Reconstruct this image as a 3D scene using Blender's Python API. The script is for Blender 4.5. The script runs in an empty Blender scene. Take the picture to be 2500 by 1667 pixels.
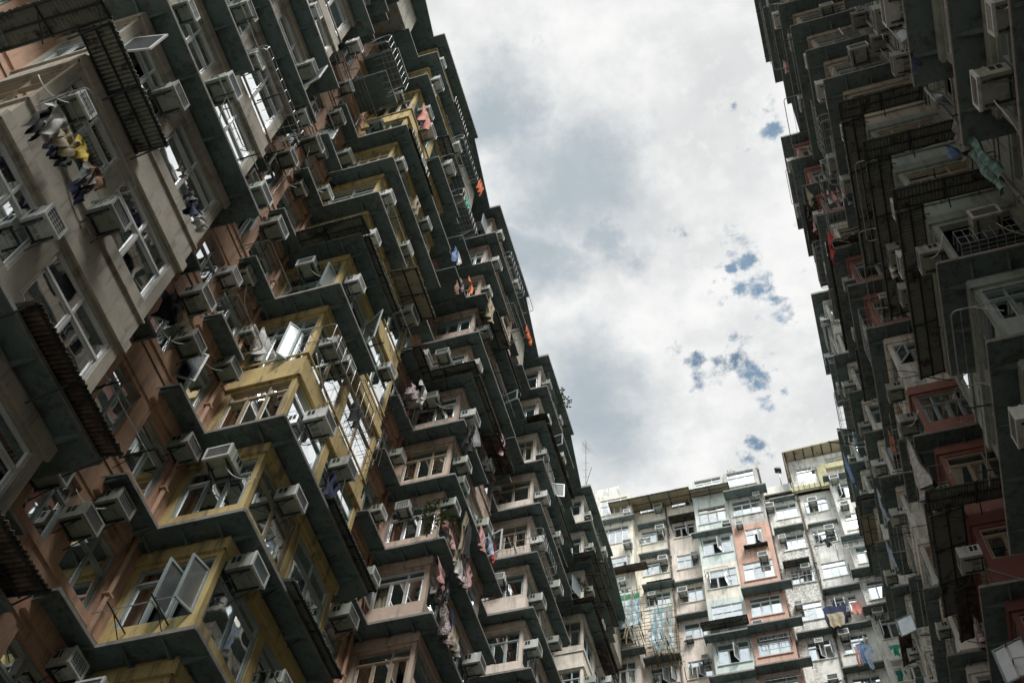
import bpy, bmesh, math, random
from mathutils import Vector, Matrix
from mathutils.bvhtree import BVHTree
R = random.Random(7)
sc = bpy.context.scene
COL = sc.collection

# ------------------------------------------------------------------ camera
cX = Vector((0.9567822, -0.22277147, -0.18692429))
cY = Vector((0.28535874, 0.84303808, 0.45591357))
cZ = Vector((0.05601976, -0.48955047, 0.87017362))
# rows above: world axes expressed in (right, down, forward) camera terms
right = Vector((cX[0], cY[0], cZ[0])); down = Vector((cX[1], cY[1], cZ[1])); fwd = Vector((cX[2], cY[2], cZ[2]))
cam_d = bpy.data.cameras.new('camera'); cam = bpy.data.objects.new('camera', cam_d); COL.objects.link(cam)
m = Matrix((right, -down, -fwd)).transposed().to_4x4()
cam.matrix_world = m
cam_d.sensor_width = 36; cam_d.lens = 36 * 2796 / 2500
cam_d.clip_end = 3000; cam_d.clip_start = 0.05
sc.camera = cam
def proj(p, off=(0, 0, 0)):
    v = Vector(p) - Vector(off)
    f = v.dot(fwd)
    if f < 0.3: return None
    return (1250 + 2796 * v.dot(right) / f, 833.5 + 2796 * v.dot(down) / f, f)
def ray(px, py):
    return right * (px - 1250) + down * (py - 833.5) + fwd * 2796
def atx(px, py, x):
    d = ray(px, py); return d * (x / d.x)
def aty(px, py, y):
    d = ray(px, py); return d * (y / d.y)

# ------------------------------------------------------------------ sun, sky, exposure
SUNDIR = Vector((0.40, -0.55, 1.0)).normalized()
sl = bpy.data.lights.new('sun', 'SUN'); sl.energy = 2.2; sl.angle = math.radians(20); sl.color = (1, .985, .955)
so = bpy.data.objects.new('sun', sl); COL.objects.link(so)
so.rotation_euler = SUNDIR.to_track_quat('Z', 'Y').to_euler(); so.location = (0, 0, 90)
sc.view_settings.view_transform = 'Standard'; sc.view_settings.look = 'None'
sc.view_settings.exposure = 0.95; sc.view_settings.gamma = 1
SKY_GAIN = 1.0

class NT:
    def __init__(s, nt): s.nt = nt; s.N = nt.nodes; s.L = nt.links
    def n(s, t, **kw):
        o = s.N.new(t)
        for k, v in kw.items():
            if k in ('operation', 'blend_type', 'data_type', 'sky_type', 'noise_dimensions', 'sun_disc', 'sun_elevation', 'sun_rotation', 'feature', 'distance', 'wave_type', 'bands_direction', 'clamp_factor', 'use_clamp', 'interpolation_type', 'vector_type', 'air_density', 'dust_density', 'voronoi_dimensions'):
                setattr(o, k, v)
        return o
    def ln(s, a, b): s.L.new(a, b)
    def setin(s, sock, v):
        if hasattr(v, 'links') or isinstance(v, bpy.types.NodeSocket): s.L.new(v, sock)
        else: sock.default_value = v
    def math(s, op, a, b=0.0, c=None, clamp=False):
        o = s.N.new('ShaderNodeMath'); o.operation = op; o.use_clamp = clamp
        s.setin(o.inputs[0], a); s.setin(o.inputs[1], b)
        if c is not None: s.setin(o.inputs[2], c)
        return o.outputs[0]
    def vmath(s, op, a, b=None, scale=None):
        o = s.N.new('ShaderNodeVectorMath'); o.operation = op
        s.setin(o.inputs[0], a)
        if b is not None: s.setin(o.inputs[1], b)
        if scale is not None: s.setin(o.inputs[3], scale)
        return o
    def ramp(s, f, a, b):
        o = s.N.new('ShaderNodeMapRange'); o.interpolation_type = 'SMOOTHSTEP'
        s.setin(o.inputs[0], f); o.inputs[1].default_value = a; o.inputs[2].default_value = b
        return o.outputs[0]
    def mix(s, f, a, b, bt='MIX'):
        o = s.N.new('ShaderNodeMix'); o.data_type = 'RGBA'; o.blend_type = bt
        s.setin(o.inputs[0], f); s.setin(o.inputs[6], a); s.setin(o.inputs[7], b)
        return o.outputs[2]
    def noise(s, vec, scale, detail=3, rough=.55, dist=0.0):
        o = s.N.new('ShaderNodeTexNoise'); s.ln(vec, o.inputs['Vector'])
        o.inputs['Scale'].default_value = scale; o.inputs['Detail'].default_value = detail
        o.inputs['Roughness'].default_value = rough; o.inputs['Distortion'].default_value = dist
        return o.outputs[0]
def c4(c): return (c[0], c[1], c[2], 1.0)

w = bpy.data.worlds.new('World'); sc.world = w; w.use_nodes = True
nt = NT(w.node_tree); w.node_tree.nodes.clear()
out = nt.n('ShaderNodeOutputWorld'); bg = nt.n('ShaderNodeBackground')
sky = nt.n('ShaderNodeTexSky', sky_type='NISHITA', sun_disc=False, sun_elevation=math.asin(SUNDIR.z),
           sun_rotation=math.atan2(SUNDIR.x, SUNDIR.y))
tc = nt.n('ShaderNodeTexCoord')
sep = nt.n('ShaderNodeSeparateXYZ'); nt.ln(tc.outputs['Generated'], sep.inputs[0])
zz = nt.math('MAXIMUM', sep.outputs[2], 0.12)
cmb = nt.n('ShaderNodeCombineXYZ')
nt.ln(nt.math('DIVIDE', sep.outputs[0], zz), cmb.inputs[0]); nt.ln(nt.math('DIVIDE', sep.outputs[1], zz), cmb.inputs[1])
P = cmb.outputs[0]                                   # the cloud layer seen from below, in units of its height
def skyp(px, py):
    d = ray(px, py); return (d.x / d.z, d.y / d.z)
warpn = nt.N.new('ShaderNodeTexNoise'); nt.ln(P, warpn.inputs['Vector']); warpn.inputs['Scale'].default_value = 9; warpn.inputs['Detail'].default_value = 6; warpn.inputs['Roughness'].default_value = .65
wv = nt.vmath('SUBTRACT', warpn.outputs[1], (.5, .5, .5)).outputs[0]
Pw = nt.vmath('ADD', P, nt.vmath('SCALE', wv, scale=.16).outputs[0]).outputs[0]
Pw2 = nt.vmath('ADD', P, nt.vmath('SCALE', wv, scale=.05).outputs[0]).outputs[0]
def blob(px, py, rx, vec, sx=1.0, sy=1.0, rot=0.0):
    x, y = skyp(px, py)
    d = nt.vmath('SUBTRACT', vec, (x, y, 0)).outputs[0]
    if rot:
        vr = nt.N.new('ShaderNodeVectorRotate'); vr.rotation_type = 'Z_AXIS'; nt.ln(d, vr.inputs[0]); vr.inputs['Angle'].default_value = rot; d = vr.outputs[0]
    d = nt.vmath('MULTIPLY', d, (1 / sx, 1 / sy, 1)).outputs[0]
    l = nt.vmath('LENGTH', d).outputs['Value']
    return nt.math('SUBTRACT', 1.0, nt.ramp(l, rx * .15, rx), clamp=True)
def smax(lst):
    a = lst[0]
    for b in lst[1:]: a = nt.math('MAXIMUM', a, b)
    return a
n1 = nt.noise(P, 4.2, 8, .6, .15); n2 = nt.noise(P, 14, 6, .6, .1); n3 = nt.noise(P, 1.9, 4, .5)
n4 = nt.noise(P, 34, 5, .6)
grey = smax([blob(1400, 470, .10, Pw, 1, 1.15, .5), blob(1240, 300, .075, Pw), blob(1320, 640, .07, Pw), blob(1490, 600, .05, Pw), blob(1450, 990, .10, Pw, 1, 1.3)])
white = nt.mix(nt.ramp(n1, .36, .64), c4((.515, .515, .508)), c4((.37, .378, .382)))
white = nt.mix(nt.math('MULTIPLY', nt.ramp(n2, .46, .74), .6), white, c4((.365, .375, .385)))
white = nt.mix(nt.math('MULTIPLY', nt.ramp(n4, .48, .7), .45), white, c4((.50, .50, .495)))
white = nt.mix(nt.math('MULTIPLY', grey, .80), white, c4((.185, .225, .255)))
pts = [(1760, 880, .026), (1815, 905, .018), (1780, 770, .018), (1775, 820, .014), (1700, 872, .016), (1845, 925, .024), (1830, 1135, .038), (1800, 1160, .022), (1850, 1080, .02), (1955, 672, .017), (1920, 780, .022),
       (1900, 745, .015), (1820, 640, .012), (1790, 650, .010), (1760, 735, .01), (1880, 312, .012), (1625, 497, .008), (1790, 262, .008), (1860, 985, .018), (1920, 950, .013)]
hole = smax([blob(a, b, r * 1.1, Pw2) for a, b, r in pts])
n5 = nt.noise(P, 15, 10, .68, .1)
n6 = nt.noise(P, 7.5, 6, .55, .25)
ridge = nt.math('SUBTRACT', 1.0, nt.math('MULTIPLY', nt.math('ABSOLUTE', nt.math('SUBTRACT', n6, .5)), 9.0), clamp=True)
area = smax([blob(1760, 850, .11, Pw2, 1, 1), blob(1830, 640, .10, Pw2), blob(1830, 1120, .09, Pw2), blob(1860, 300, .05, Pw2)])
hole = nt.ramp(nt.math('ADD', nt.math('ADD', n5, nt.math('MULTIPLY', hole, .16)), nt.math('MULTIPLY', nt.math('MULTIPLY', ridge, area), .17)), .63, .78)
blue = nt.mix(.82, sky.outputs[0], c4((.10, .235, .46)))
bl2 = nt.mix(1.0, nt.mix(0.0, c4((.10, .235, .46)), c4((0, 0, 0))), c4((1, 1, 1)), 'MULTIPLY')
skyscaled = nt.vmath('SCALE', sky.outputs[0], scale=.075).outputs[0]
blue = nt.mix(nt.ramp(n2, .3, .7), c4((.085, .125, .17)), c4((.16, .23, .30)))
blue = nt.mix(.12, blue, skyscaled)
colr = nt.mix(hole, white, blue)
# unseen cloud around the sun is brightened to add soft light on the facades
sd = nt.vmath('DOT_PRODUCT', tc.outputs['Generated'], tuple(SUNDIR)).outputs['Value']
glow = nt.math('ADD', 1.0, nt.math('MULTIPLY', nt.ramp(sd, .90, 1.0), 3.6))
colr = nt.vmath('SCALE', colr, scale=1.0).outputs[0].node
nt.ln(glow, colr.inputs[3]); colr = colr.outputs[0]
# sky out of view gets an added bluer tint to cool the facade light
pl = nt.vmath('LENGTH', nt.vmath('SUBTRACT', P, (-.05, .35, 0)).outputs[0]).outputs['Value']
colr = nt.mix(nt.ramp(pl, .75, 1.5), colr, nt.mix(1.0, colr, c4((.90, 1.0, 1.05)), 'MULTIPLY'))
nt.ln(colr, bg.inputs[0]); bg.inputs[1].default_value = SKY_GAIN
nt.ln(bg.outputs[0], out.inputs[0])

# ------------------------------------------------------------------ materials
MATS = {}
def principled(name):
    mt = bpy.data.materials.new(name); mt.use_nodes = True
    n = NT(mt.node_tree); b = mt.node_tree.nodes['Principled BSDF']
    MATS[name] = mt
    return mt, n, b
def plain(name, col, rough=.6, metal=0.0, var=.25, scale=6.0):
    mt, n, b = principled(name)
    g = n.n('ShaderNodeNewGeometry')
    f = n.noise(g.outputs['Position'], scale, 4)
    dk = tuple(c * (1 - var) for c in col)
    lt = tuple(min(1, c * (1 + var * .6)) for c in col)
    n.ln(n.mix(n.ramp(f, .3, .7), c4(dk), c4(lt)), b.inputs['Base Color'])
    b.inputs['Roughness'].default_value = rough; b.inputs['Metallic'].default_value = metal
    return mt
def paint(name, col, dirt=.45, dirtcol=(.09, .08, .065), patch=0.0, patchcol=(.5, .46, .4), mould=0.0, rust=0.0, rough=.85):
    mt, n, b = principled(name)
    g = n.n('ShaderNodeNewGeometry'); pos = g.outputs['Position']
    mp = n.n('ShaderNodeMapping'); n.ln(pos, mp.inputs[0]); mp.inputs['Scale'].default_value = (1, 1, .12)
    fs = n.noise(mp.outputs[0], 5.5, 5, .6)
    fb = n.noise(pos, 1.1, 5, .6)
    ff = n.noise(pos, 16, 4, .6)
    base = n.mix(n.ramp(fb, .35, .68), c4(col), c4(tuple(c * .78 for c in col)))
    base = n.mix(n.math('MULTIPLY', n.ramp(ff, .35, .75), .22), base, c4(tuple(min(1, c * 1.25) for c in col)))
    if patch:
        base = n.mix(n.math('MULTIPLY', n.ramp(n.noise(pos, 1.6, 7, .65, .3), .60, .63), patch), base, c4(patchcol))
    st = n.math('MULTIPLY', n.ramp(fs, .49, .68), dirt)
    base = n.mix(st, base, c4(dirtcol))
    if rust:
        mp2 = n.n('ShaderNodeMapping'); n.ln(pos, mp2.inputs[0]); mp2.inputs['Scale'].default_value = (1.2, 1.2, .09); mp2.inputs['Location'].default_value = (3, 7, 1)
        fr = n.noise(mp2.outputs[0], 3.4, 5, .6)
        base = n.mix(n.math('MULTIPLY', n.ramp(fr, .60, .72), rust), base, c4((.33, .20, .07)))
    if mould:
        mp3 = n.n('ShaderNodeMapping'); n.ln(pos, mp3.inputs[0]); mp3.inputs['Scale'].default_value = (1, 1, .16)
        fm = n.math('MULTIPLY', n.ramp(n.noise(mp3.outputs[0], .55, 6, .68, .4), .50, .60), n.ramp(n.noise(pos, 7, 6, .75), .40, .60))
        base = n.mix(n.math('MULTIPLY', fm, mould), base, c4((.045, .045, .038)))
    n.ln(base, b.inputs['Base Color'])
    b.inputs['Roughness'].default_value = rough
    bp = n.n('ShaderNodeBump'); bp.inputs['Strength'].default_value = .25; bp.inputs['Distance'].default_value = .02
    n.ln(n.noise(pos, 30, 4, .7), bp.inputs['Height']); n.ln(bp.outputs[0], b.inputs['Normal'])
    return mt
paint('orange_render', (.56, .345, .24), dirt=.42, patch=.25, patchcol=(.42, .30, .23))
paint('yellow_paint', (.58, .44, .19), dirt=.7)
paint('beige_render', (.43, .385, .315), dirt=.55)
paint('pinkbeige_render', (.56, .43, .345), dirt=.5, patch=.35, patchcol=(.42, .39, .34), mould=.5)
paint('cream_render', (.80, .74, .63), dirt=.30, mould=.2, rust=.4)
paint('palepink_render', (.76, .66, .57), dirt=.32, rust=.3, mould=.2)
paint('mint_render', (.62, .68, .64), dirt=.30, mould=.3, rust=.15)
paint('peach_render', (.62, .38, .29), dirt=.3, patch=.5, patchcol=(.55, .44, .36), mould=.4)
paint('white_render', (.82, .80, .74), dirt=.30, mould=.6, rust=.45, patch=.4, patchcol=(.45, .44, .41))
paint('grey_render', (.50, .48, .44), dirt=.5, mould=.8)
paint('red_render', (.33, .155, .13), dirt=.3, patch=.75, patchcol=(.50, .42, .35), mould=.25)
paint('dullred_render', (.215, .08, .07), dirt=.3)
paint('greygreen_render', (.34, .40, .36), dirt=.45)
paint('stained_white', (.80, .78, .71), dirt=.45, mould=.7, rust=.3)
paint('limegreen_paint', (.50, .47, .27), dirt=.4, mould=.5)
paint('canopy_concrete', (.145, .20, .195), dirt=.6, dirtcol=(.05, .055, .05), patch=.55, patchcol=(.22, .225, .20), mould=.5)
paint('canopy_edge', (.26, .25, .23), dirt=.5, mould=.4)
paint('ground_concrete', (.28, .27, .25), dirt=.3)
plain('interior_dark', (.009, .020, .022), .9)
plain('alu_frame', (.33, .38, .375), .45, 0.0, .15, 2)
plain('white_frame', (.62, .62, .61), .45, 0, .12, 2)
plain('grey_frame', (.22, .28, .275), .5, 0, .15, 2)
plain('brown_frame', (.36, .29, .20), .6, 0, .2, 2)
paint('ac_casing', (.34, .36, .30), dirt=.5, rust=.25, rough=.6)
paint('ac_white', (.62, .63, .60), dirt=.35, rough=.5)
paint('ac_green', (.29, .33, .27), dirt=.5, rust=.3, rough=.6)
plain('dark_metal', (.028, .04, .04), .6, .3, .3, 9)
plain('rusty_metal', (.11, .06, .04), .8, .1, .4, 9)
plain('galvanised', (.42, .43, .43), .45, .5, .2, 9)
plain('pipe_grey', (.30, .30, .28), .6, 0, .25, 3)
plain('white_hose', (.78, .78, .75), .5, 0, .05)
plain('leaf', (.07, .12, .03), .6, 0, .4, 9)
plain('twig', (.06, .045, .03), .8)
plain('bamboo', (.33, .26, .15), .6, 0, .3, 5)
plain('green_net', (.05, .22, .12), .8, 0, .3, 3)
plain('wood_dark', (.05, .042, .036), .8, 0, .5, 12)
def coil(name, a, b_, scale=60):
    mt, n, b = principled(name)
    g = n.n('ShaderNodeTexCoord')
    wv_ = n.n('ShaderNodeTexWave'); n.ln(g.outputs['Object'], wv_.inputs[0]); wv_.inputs['Scale'].default_value = scale; wv_.bands_direction = 'X'
    n.ln(n.mix(wv_.outputs[1], c4(a), c4(b_)), b.inputs['Base Color']); b.inputs['Roughness'].default_value = .6
    return mt
coil('ac_coil', (.05, .06, .065), (.13, .14, .145), 25)
coil('ac_coil_blue', (.05, .11, .15), (.12, .19, .23), 25)
def fabric(name, c, c2=None, scale=7):
    mt, n, b = principled(name)
    g = n.n('ShaderNodeTexCoord')
    f = n.noise(g.outputs['Object'], scale, 3)
    c2 = c2 or tuple(x * .7 for x in c)
    n.ln(n.mix(n.ramp(f, .42, .58), c4(c), c4(c2)), b.inputs['Base Color'])
    b.inputs['Roughness'].default_value = .9
    return mt
for nm, c, c2 in [('cloth_white', (.62, .60, .57), None), ('cloth_black', (.012, .013, .016), None), ('cloth_yellow', (.62, .48, .07), None),
        ('cloth_orange', (.72, .17, .045), None), ('cloth_navy', (.02, .03, .08), None), ('cloth_red', (.55, .04, .03), None), ('cloth_blue', (.16, .26, .48), None),
        ('cloth_pink', (.60, .34, .32), None), ('cloth_salmon', (.58, .24, .19), None), ('cloth_brown', (.25, .13, .07), None), ('cloth_grey', (.22, .22, .22), None),
        ('cloth_floral', (.55, .42, .38), (.10, .10, .12)), ('cloth_teal', (.05, .35, .26), None), ('cloth_khaki', (.36, .30, .20), None), ('cloth_lightblue', (.38, .48, .60), None),
        ('curtain_white', (.40, .40, .38), (.30, .30, .29)), ('curtain_green', (.04, .15, .08), (.02, .08, .05)), ('curtain_blue', (.05, .17, .30), (.03, .10, .20)),
        ('curtain_beige', (.42, .36, .26), (.30, .25, .18)), ('curtain_dark', (.05, .05, .055), None), ('curtain_mint', (.38, .50, .46), None), ('tarp_blue', (.30, .45, .52), (.62, .68, .70)),
        ('plastic_teal', (.07, .14, .135), (.20, .34, .33))]:
    fabric(nm, c, c2, 22 if 'floral' in nm else (3 if 'tarp' in nm else 7))
def corr(name, a, b_, tint):
    mt, n, b = principled(name)
    g = n.n('ShaderNodeNewGeometry'); f = n.noise(g.outputs['Position'], 3.0, 6, .65)
    n.ln(n.mix(n.ramp(f, a, b_), c4(tint), c4((.055, .04, .032))), b.inputs['Base Color']); b.inputs['Roughness'].default_value = .7; b.inputs['Metallic'].default_value = .15
corr('corr_steel', .50, .68, (.24, .25, .21))
corr('corr_rust', .35, .6, (.20, .145, .10))
corr('corr_cream', .5, .8, (.40, .35, .25))
def glass(name, base, reflect, tint, rough=.015, fm=1.6):
    mt = bpy.data.materials.new(name); mt.use_nodes = True; MATS[name] = mt
    n = NT(mt.node_tree); mt.node_tree.nodes.clear()
    o = n.n('ShaderNodeOutputMaterial'); t = n.n('ShaderNodeBsdfTransparent'); gl = n.n('ShaderNodeBsdfGlossy'); mx = n.n('ShaderNodeMixShader')
    t.inputs[0].default_value = c4(tint); gl.inputs[0].default_value = (.93, .96, .97, 1); gl.inputs['Roughness'].default_value = rough
    fr = n.n('ShaderNodeFresnel'); fr.inputs[0].default_value = 1.5
    fac = n.math('ADD', n.math('MULTIPLY', fr.outputs[0], fm), reflect, clamp=True)
    g = n.n('ShaderNodeNewGeometry')
    bp = n.n('ShaderNodeBump'); bp.inputs['Strength'].default_value = .05 if rough < .1 else .0; bp.inputs['Distance'].default_value = .03
    n.ln(n.noise(g.outputs['Position'], 1.3, 2), bp.inputs['Height']); n.ln(bp.outputs[0], gl.inputs['Normal'])
    n.ln(fac, mx.inputs[0]); n.ln(t.outputs[0], mx.inputs[1]); n.ln(gl.outputs[0], mx.inputs[2])
    d = n.n('ShaderNodeBsdfDiffuse'); d.inputs[0].default_value = c4(base)
    mx2 = n.n('ShaderNodeMixShader'); n.ln(mx.outputs[0], mx2.inputs[1]); n.ln(d.outputs[0], mx2.inputs[2])
    n.ln(n.math('MULTIPLY', n.ramp(n.noise(g.outputs['Position'], 4, 4), .4, .9), .3), mx2.inputs[0])
    n.ln(mx2.outputs[0], o.inputs[0])
glass('glass', (.06, .085, .085), .03, (.38, .48, .47))
glass('glass_frost', (.065, .115, .115), .0, (.30, .40, .40), .42, .45)
glass('glass_film', (.14, .17, .17), .42, (.35, .42, .42))
glass('glass_mirror', (.3, .33, .33), .72, (.3, .35, .35))
glass('glass_blue', (.03, .13, .24), .10, (.12, .34, .55))

# ------------------------------------------------------------------ mesh helpers
class MB:
    def __init__(s): s.v = []; s.f = []; s.m = []; s.slots = []
    def sl(s, mat):
        if mat not in s.slots: s.slots.append(mat)
        return s.slots.index(mat)
    def face(s, pts, mat):
        i = len(s.v); s.v += [tuple(p) for p in pts]; s.f.append(tuple(range(i, i + len(pts)))); s.m.append(s.sl(mat))
    def box(s, a, b, mat, M=None):
        x0, y0, z0 = a; x1, y1, z1 = b
        if x0 > x1: x0, x1 = x1, x0
        if y0 > y1: y0, y1 = y1, y0
        if z0 > z1: z0, z1 = z1, z0
        c = [(x0, y0, z0), (x1, y0, z0), (x1, y1, z0), (x0, y1, z0), (x0, y0, z1), (x1, y0, z1), (x1, y1, z1), (x0, y1, z1)]
        s.hexa(c, mat, M)
    def hexa(s, c, mat, M=None):
        if M is not None: c = [tuple(M @ Vector(p)) for p in c]
        i = len(s.v); s.v += [tuple(p) for p in c]; k = s.sl(mat)
        for q in ((0, 3, 2, 1), (4, 5, 6, 7), (0, 1, 5, 4), (1, 2, 6, 5), (2, 3, 7, 6), (3, 0, 4, 7)):
            s.f.append(tuple(i + j for j in q)); s.m.append(k)
    def tube(s, pts, r, mat, n=6):
        pts = [Vector(p) for p in pts]; k = s.sl(mat); rings = []
        for i, p in enumerate(pts):
            d = (pts[min(i + 1, len(pts) - 1)] - pts[max(i - 1, 0)]).normalized()
            a = d.cross(Vector((0, 0, 1)))
            if a.length < .05: a = d.cross(Vector((1, 0, 0)))
            a.normalize(); b = d.cross(a); base = len(s.v)
            rr = r if not isinstance(r, (list, tuple)) else r[i]
            for j in range(n):
                t = 2 * math.pi * j / n; s.v.append(tuple(p + a * (rr * math.cos(t)) + b * (rr * math.sin(t))))
            rings.append(base)
        for i in range(len(pts) - 1):
            for j in range(n):
                a, b = rings[i], rings[i + 1]; s.f.append((a + j, a + (j + 1) % n, b + (j + 1) % n, b + j)); s.m.append(k)
        s.f.append(tuple(rings[0] + j for j in range(n))[::-1]); s.m.append(k)
        s.f.append(tuple(rings[-1] + j for j in range(n))); s.m.append(k)
    def mesh(s, name, flip=False, smooth=False):
        me = bpy.data.meshes.new(name)
        me.from_pydata(s.v, [], [f[::-1] for f in s.f] if flip else s.f)
        for mname in s.slots: me.materials.append(MATS[mname])
        me.polygons.foreach_set('material_index', s.m)
        if smooth: me.polygons.foreach_set('use_smooth', [True] * len(s.f))
        me.update(); return me
def link(name, me, parent=None, loc=None, rz=0):
    o = bpy.data.objects.new(name, me); COL.objects.link(o)
    if loc is not None: o.location = loc
    if rz: o.rotation_euler[2] = rz
    if parent: o.parent = parent
    return o
def tag(o, label=None, cat=None, group=None, kind=None):
    if label: o['label'] = label
    if cat: o['category'] = cat
    if group: o['group'] = group
    if kind: o['kind'] = kind
    return o
USED = {}
def uniq(lab):
    assert 4 <= len(lab.split()) <= 16, lab
    USED[lab] = USED.get(lab, 0) + 1
    return lab

OCV = []; OCF = []      # what the visibility test sees: walls and canopies in world terms
def occl(mb, M=None):
    i = len(OCV)
    OCV.extend([Vector(v) for v in mb.v] if M is None else [M @ Vector(v) for v in mb.v]); OCF.extend([tuple(i + j for j in f) for f in mb.f])
ORD = ['top', 'second', 'third', 'fourth', 'fifth', 'sixth', 'seventh', 'eighth', 'ninth', 'tenth', 'eleventh', 'twelfth', 'thirteenth', 'fourteenth', 'fifteenth', 'sixteenth']

# ------------------------------------------------------------------ window kit (local: x along the wall, y outward, z up from the sill)
WCACHE = {}
def window_mesh(wd, ht, cols, style, var, frame, gsel):
    key = (round(wd, 2), round(ht, 2), cols, style, var, frame, gsel)
    if key in WCACHE: return WCACHE[key]
    r = random.Random(hash(key[:4]) % 1000 + var * 17); r = random.Random(int(wd * 100) * 31 + int(ht * 100) + cols * 7 + var * 101)
    F = MB(); fw = .037; y0, y1 = -.10, -.035
    F.box((-wd / 2, y0, 0), (-wd / 2 + fw, y1, ht), frame); F.box((wd / 2 - fw, y0, 0), (wd / 2, y1, ht), frame)
    F.box((-wd / 2 + fw, y0, 0), (wd / 2 - fw, y1, fw), frame); F.box((-wd / 2 + fw, y0, ht - fw), (wd / 2 - fw, y1, ht), frame)
    tz = ht * [.70, .64, .76, .70][var % 4]
    F.box((-wd / 2 + fw, y0, tz - .03), (wd / 2 - fw, y1 + .006, tz + .03), frame)
    xs = [-wd / 2 + fw + (wd - 2 * fw) * i / cols for i in range(cols + 1)]
    for i, x in enumerate(xs[1:-1]):
        F.box((x - .02, y0, fw), (x + .02, y1, tz - .03), frame)
        if i % 2 == 0: F.box((x - .02, y0, tz + .03), (x + .02, y1, ht - fw), frame)
    for a, b in zip(xs[:-1], xs[1:]):   # sash rails
        a2, b2 = a + .03, b - .03
        for (p, q) in (((a2, fw + .005), (a2 + .02, tz - .035)), ((b2 - .02, fw + .005), (b2, tz - .035)), ((a2 + .02, fw + .005), (b2 - .02, fw + .027)), ((a2 + .02, tz - .057), (b2 - .02, tz - .035))):
            F.box((p[0], y0 - .004, p[1]), (q[0], y1 - .012, q[1]), frame)
    G = MB(); SS = []; opened = None
    if style in ('open', 'open2'): opened = r.randrange(cols)
    gm = {0: ['glass'] * 5, 1: ['glass', 'glass_film', 'glass_mirror', 'glass_film', 'glass_mirror'], 2: ['glass_mirror', 'glass_mirror', 'glass_film', 'glass_mirror', 'glass_mirror']}[gsel][var % 5]
    if style == 'blue': gm = 'glass_blue'
    for i, (a, b) in enumerate(zip(xs[:-1], xs[1:])):
        for (z0, z1) in ((fw, tz), (tz, ht - fw)):
            if z0 == fw and (i == opened or (style == 'open2' and i == (opened + 1) % cols)):
                continue
            t = r.uniform(-.006, .006); t2 = r.uniform(-.006, .006)
            G.face([(a, -.07 + t, z0), (b, -.07 - t, z0), (b, -.07 - t + t2, z1), (a, -.07 + t + t2, z1)], gm)
    if opened is not None:
        for i in ([opened] if style == 'open' else [opened, (opened + 1) % cols]):
            S = MB(); SS.append(S); a, b = xs[i], xs[i + 1]; wdt = b - a - .02; sgn = 1 if i >= cols / 2 else -1
            ang = math.radians(r.uniform(45, 88)); hx = b if sgn > 0 else a
            Mx = Matrix.Translation((hx, -.03, fw)) @ Matrix.Rotation(-sgn * ang, 4, 'Z')
            h2 = tz - fw; X = -sgn
            S.box((0, 0, 0), (X * .05, .035, h2), frame, Mx); S.box((X * (wdt - .05), 0, 0), (X * wdt, .035, h2), frame, Mx)
            S.box((X * .05, 0, 0), (X * (wdt - .05), .035, .05), frame, Mx); S.box((X * .05, 0, h2 - .05), (X * (wdt - .05), .035, h2), frame, Mx)
            S.face([Mx @ Vector(p) for p in ((X * .05, .018, .05), (X * (wdt - .05), .018, .05), (X * (wdt - .05), .018, h2 - .05), (X * .05, .018, h2 - .05))], 'glass_frost')
    C = None
    cm = {'green': 'curtain_green', 'beige': 'curtain_beige', 'mint': 'curtain_mint'}.get(style, None)
    if cm is None and style != 'dark' and r.random() < .8: cm = r.choice(['curtain_white', 'curtain_white', 'curtain_beige', 'curtain_white', 'curtain_dark'])
    if cm:
        C = []; sp = [(-wd / 2 + .03, wd / 2 - .03)] if r.random() < .4 or style in ('green', 'mint') else [(-wd / 2 + .03, -wd / 2 + wd * r.uniform(.2, .42)), (wd / 2 - wd * r.uniform(.2, .42), wd / 2 - .03)]
        for a, b in sp:
            n = max(6, int((b - a) / .045)); prev = None; C1 = MB(); C.append(C1)
            for i in range(n + 1):
                x = a + (b - a) * i / n; y = -.24 + .028 * math.sin(i * 1.9 + var) + r.uniform(-.01, .01)
                cur = ((x, y, .02), (x + r.uniform(-.01, .01), y * .9 - .02, ht - .05))
                if prev: C1.face([prev[0], cur[0], cur[1], prev[1]], cm)
                prev = cur
    B = None
    if style == 'grille':
        B = MB()
        n = int(wd / .16)
        for i in range(n + 1):
            x = -wd / 2 + .06 + (wd - .12) * i / n; B.box((x - .008, -.155, .06), (x + .008, -.139, tz), 'white_frame')
        for z in (.28, tz * .5, tz - .22): B.box((-wd / 2 + .06, -.165, z - .009), (wd / 2 - .06, -.156, z + .009), 'white_frame')
        for i in range(cols):
            a, b = xs[i] + .14, xs[i + 1] - .14
            B.box((a, -.176, .34), (b, -.166, .36), 'white_frame'); B.box((a, -.176, tz - .36), (b, -.166, tz - .34), 'white_frame')
    out_ = [F, G, B] + (C or []) + SS
    res = [F.mesh('window'), G.mesh('pane') if G.f else None, B.mesh('grille') if B else None] + [x.mesh('curtain', smooth=True) for x in (C or [])] + [x.mesh('open_sash') for x in SS]
    WCACHE[key] = (res, out_)
    return WCACHE[key]

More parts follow.
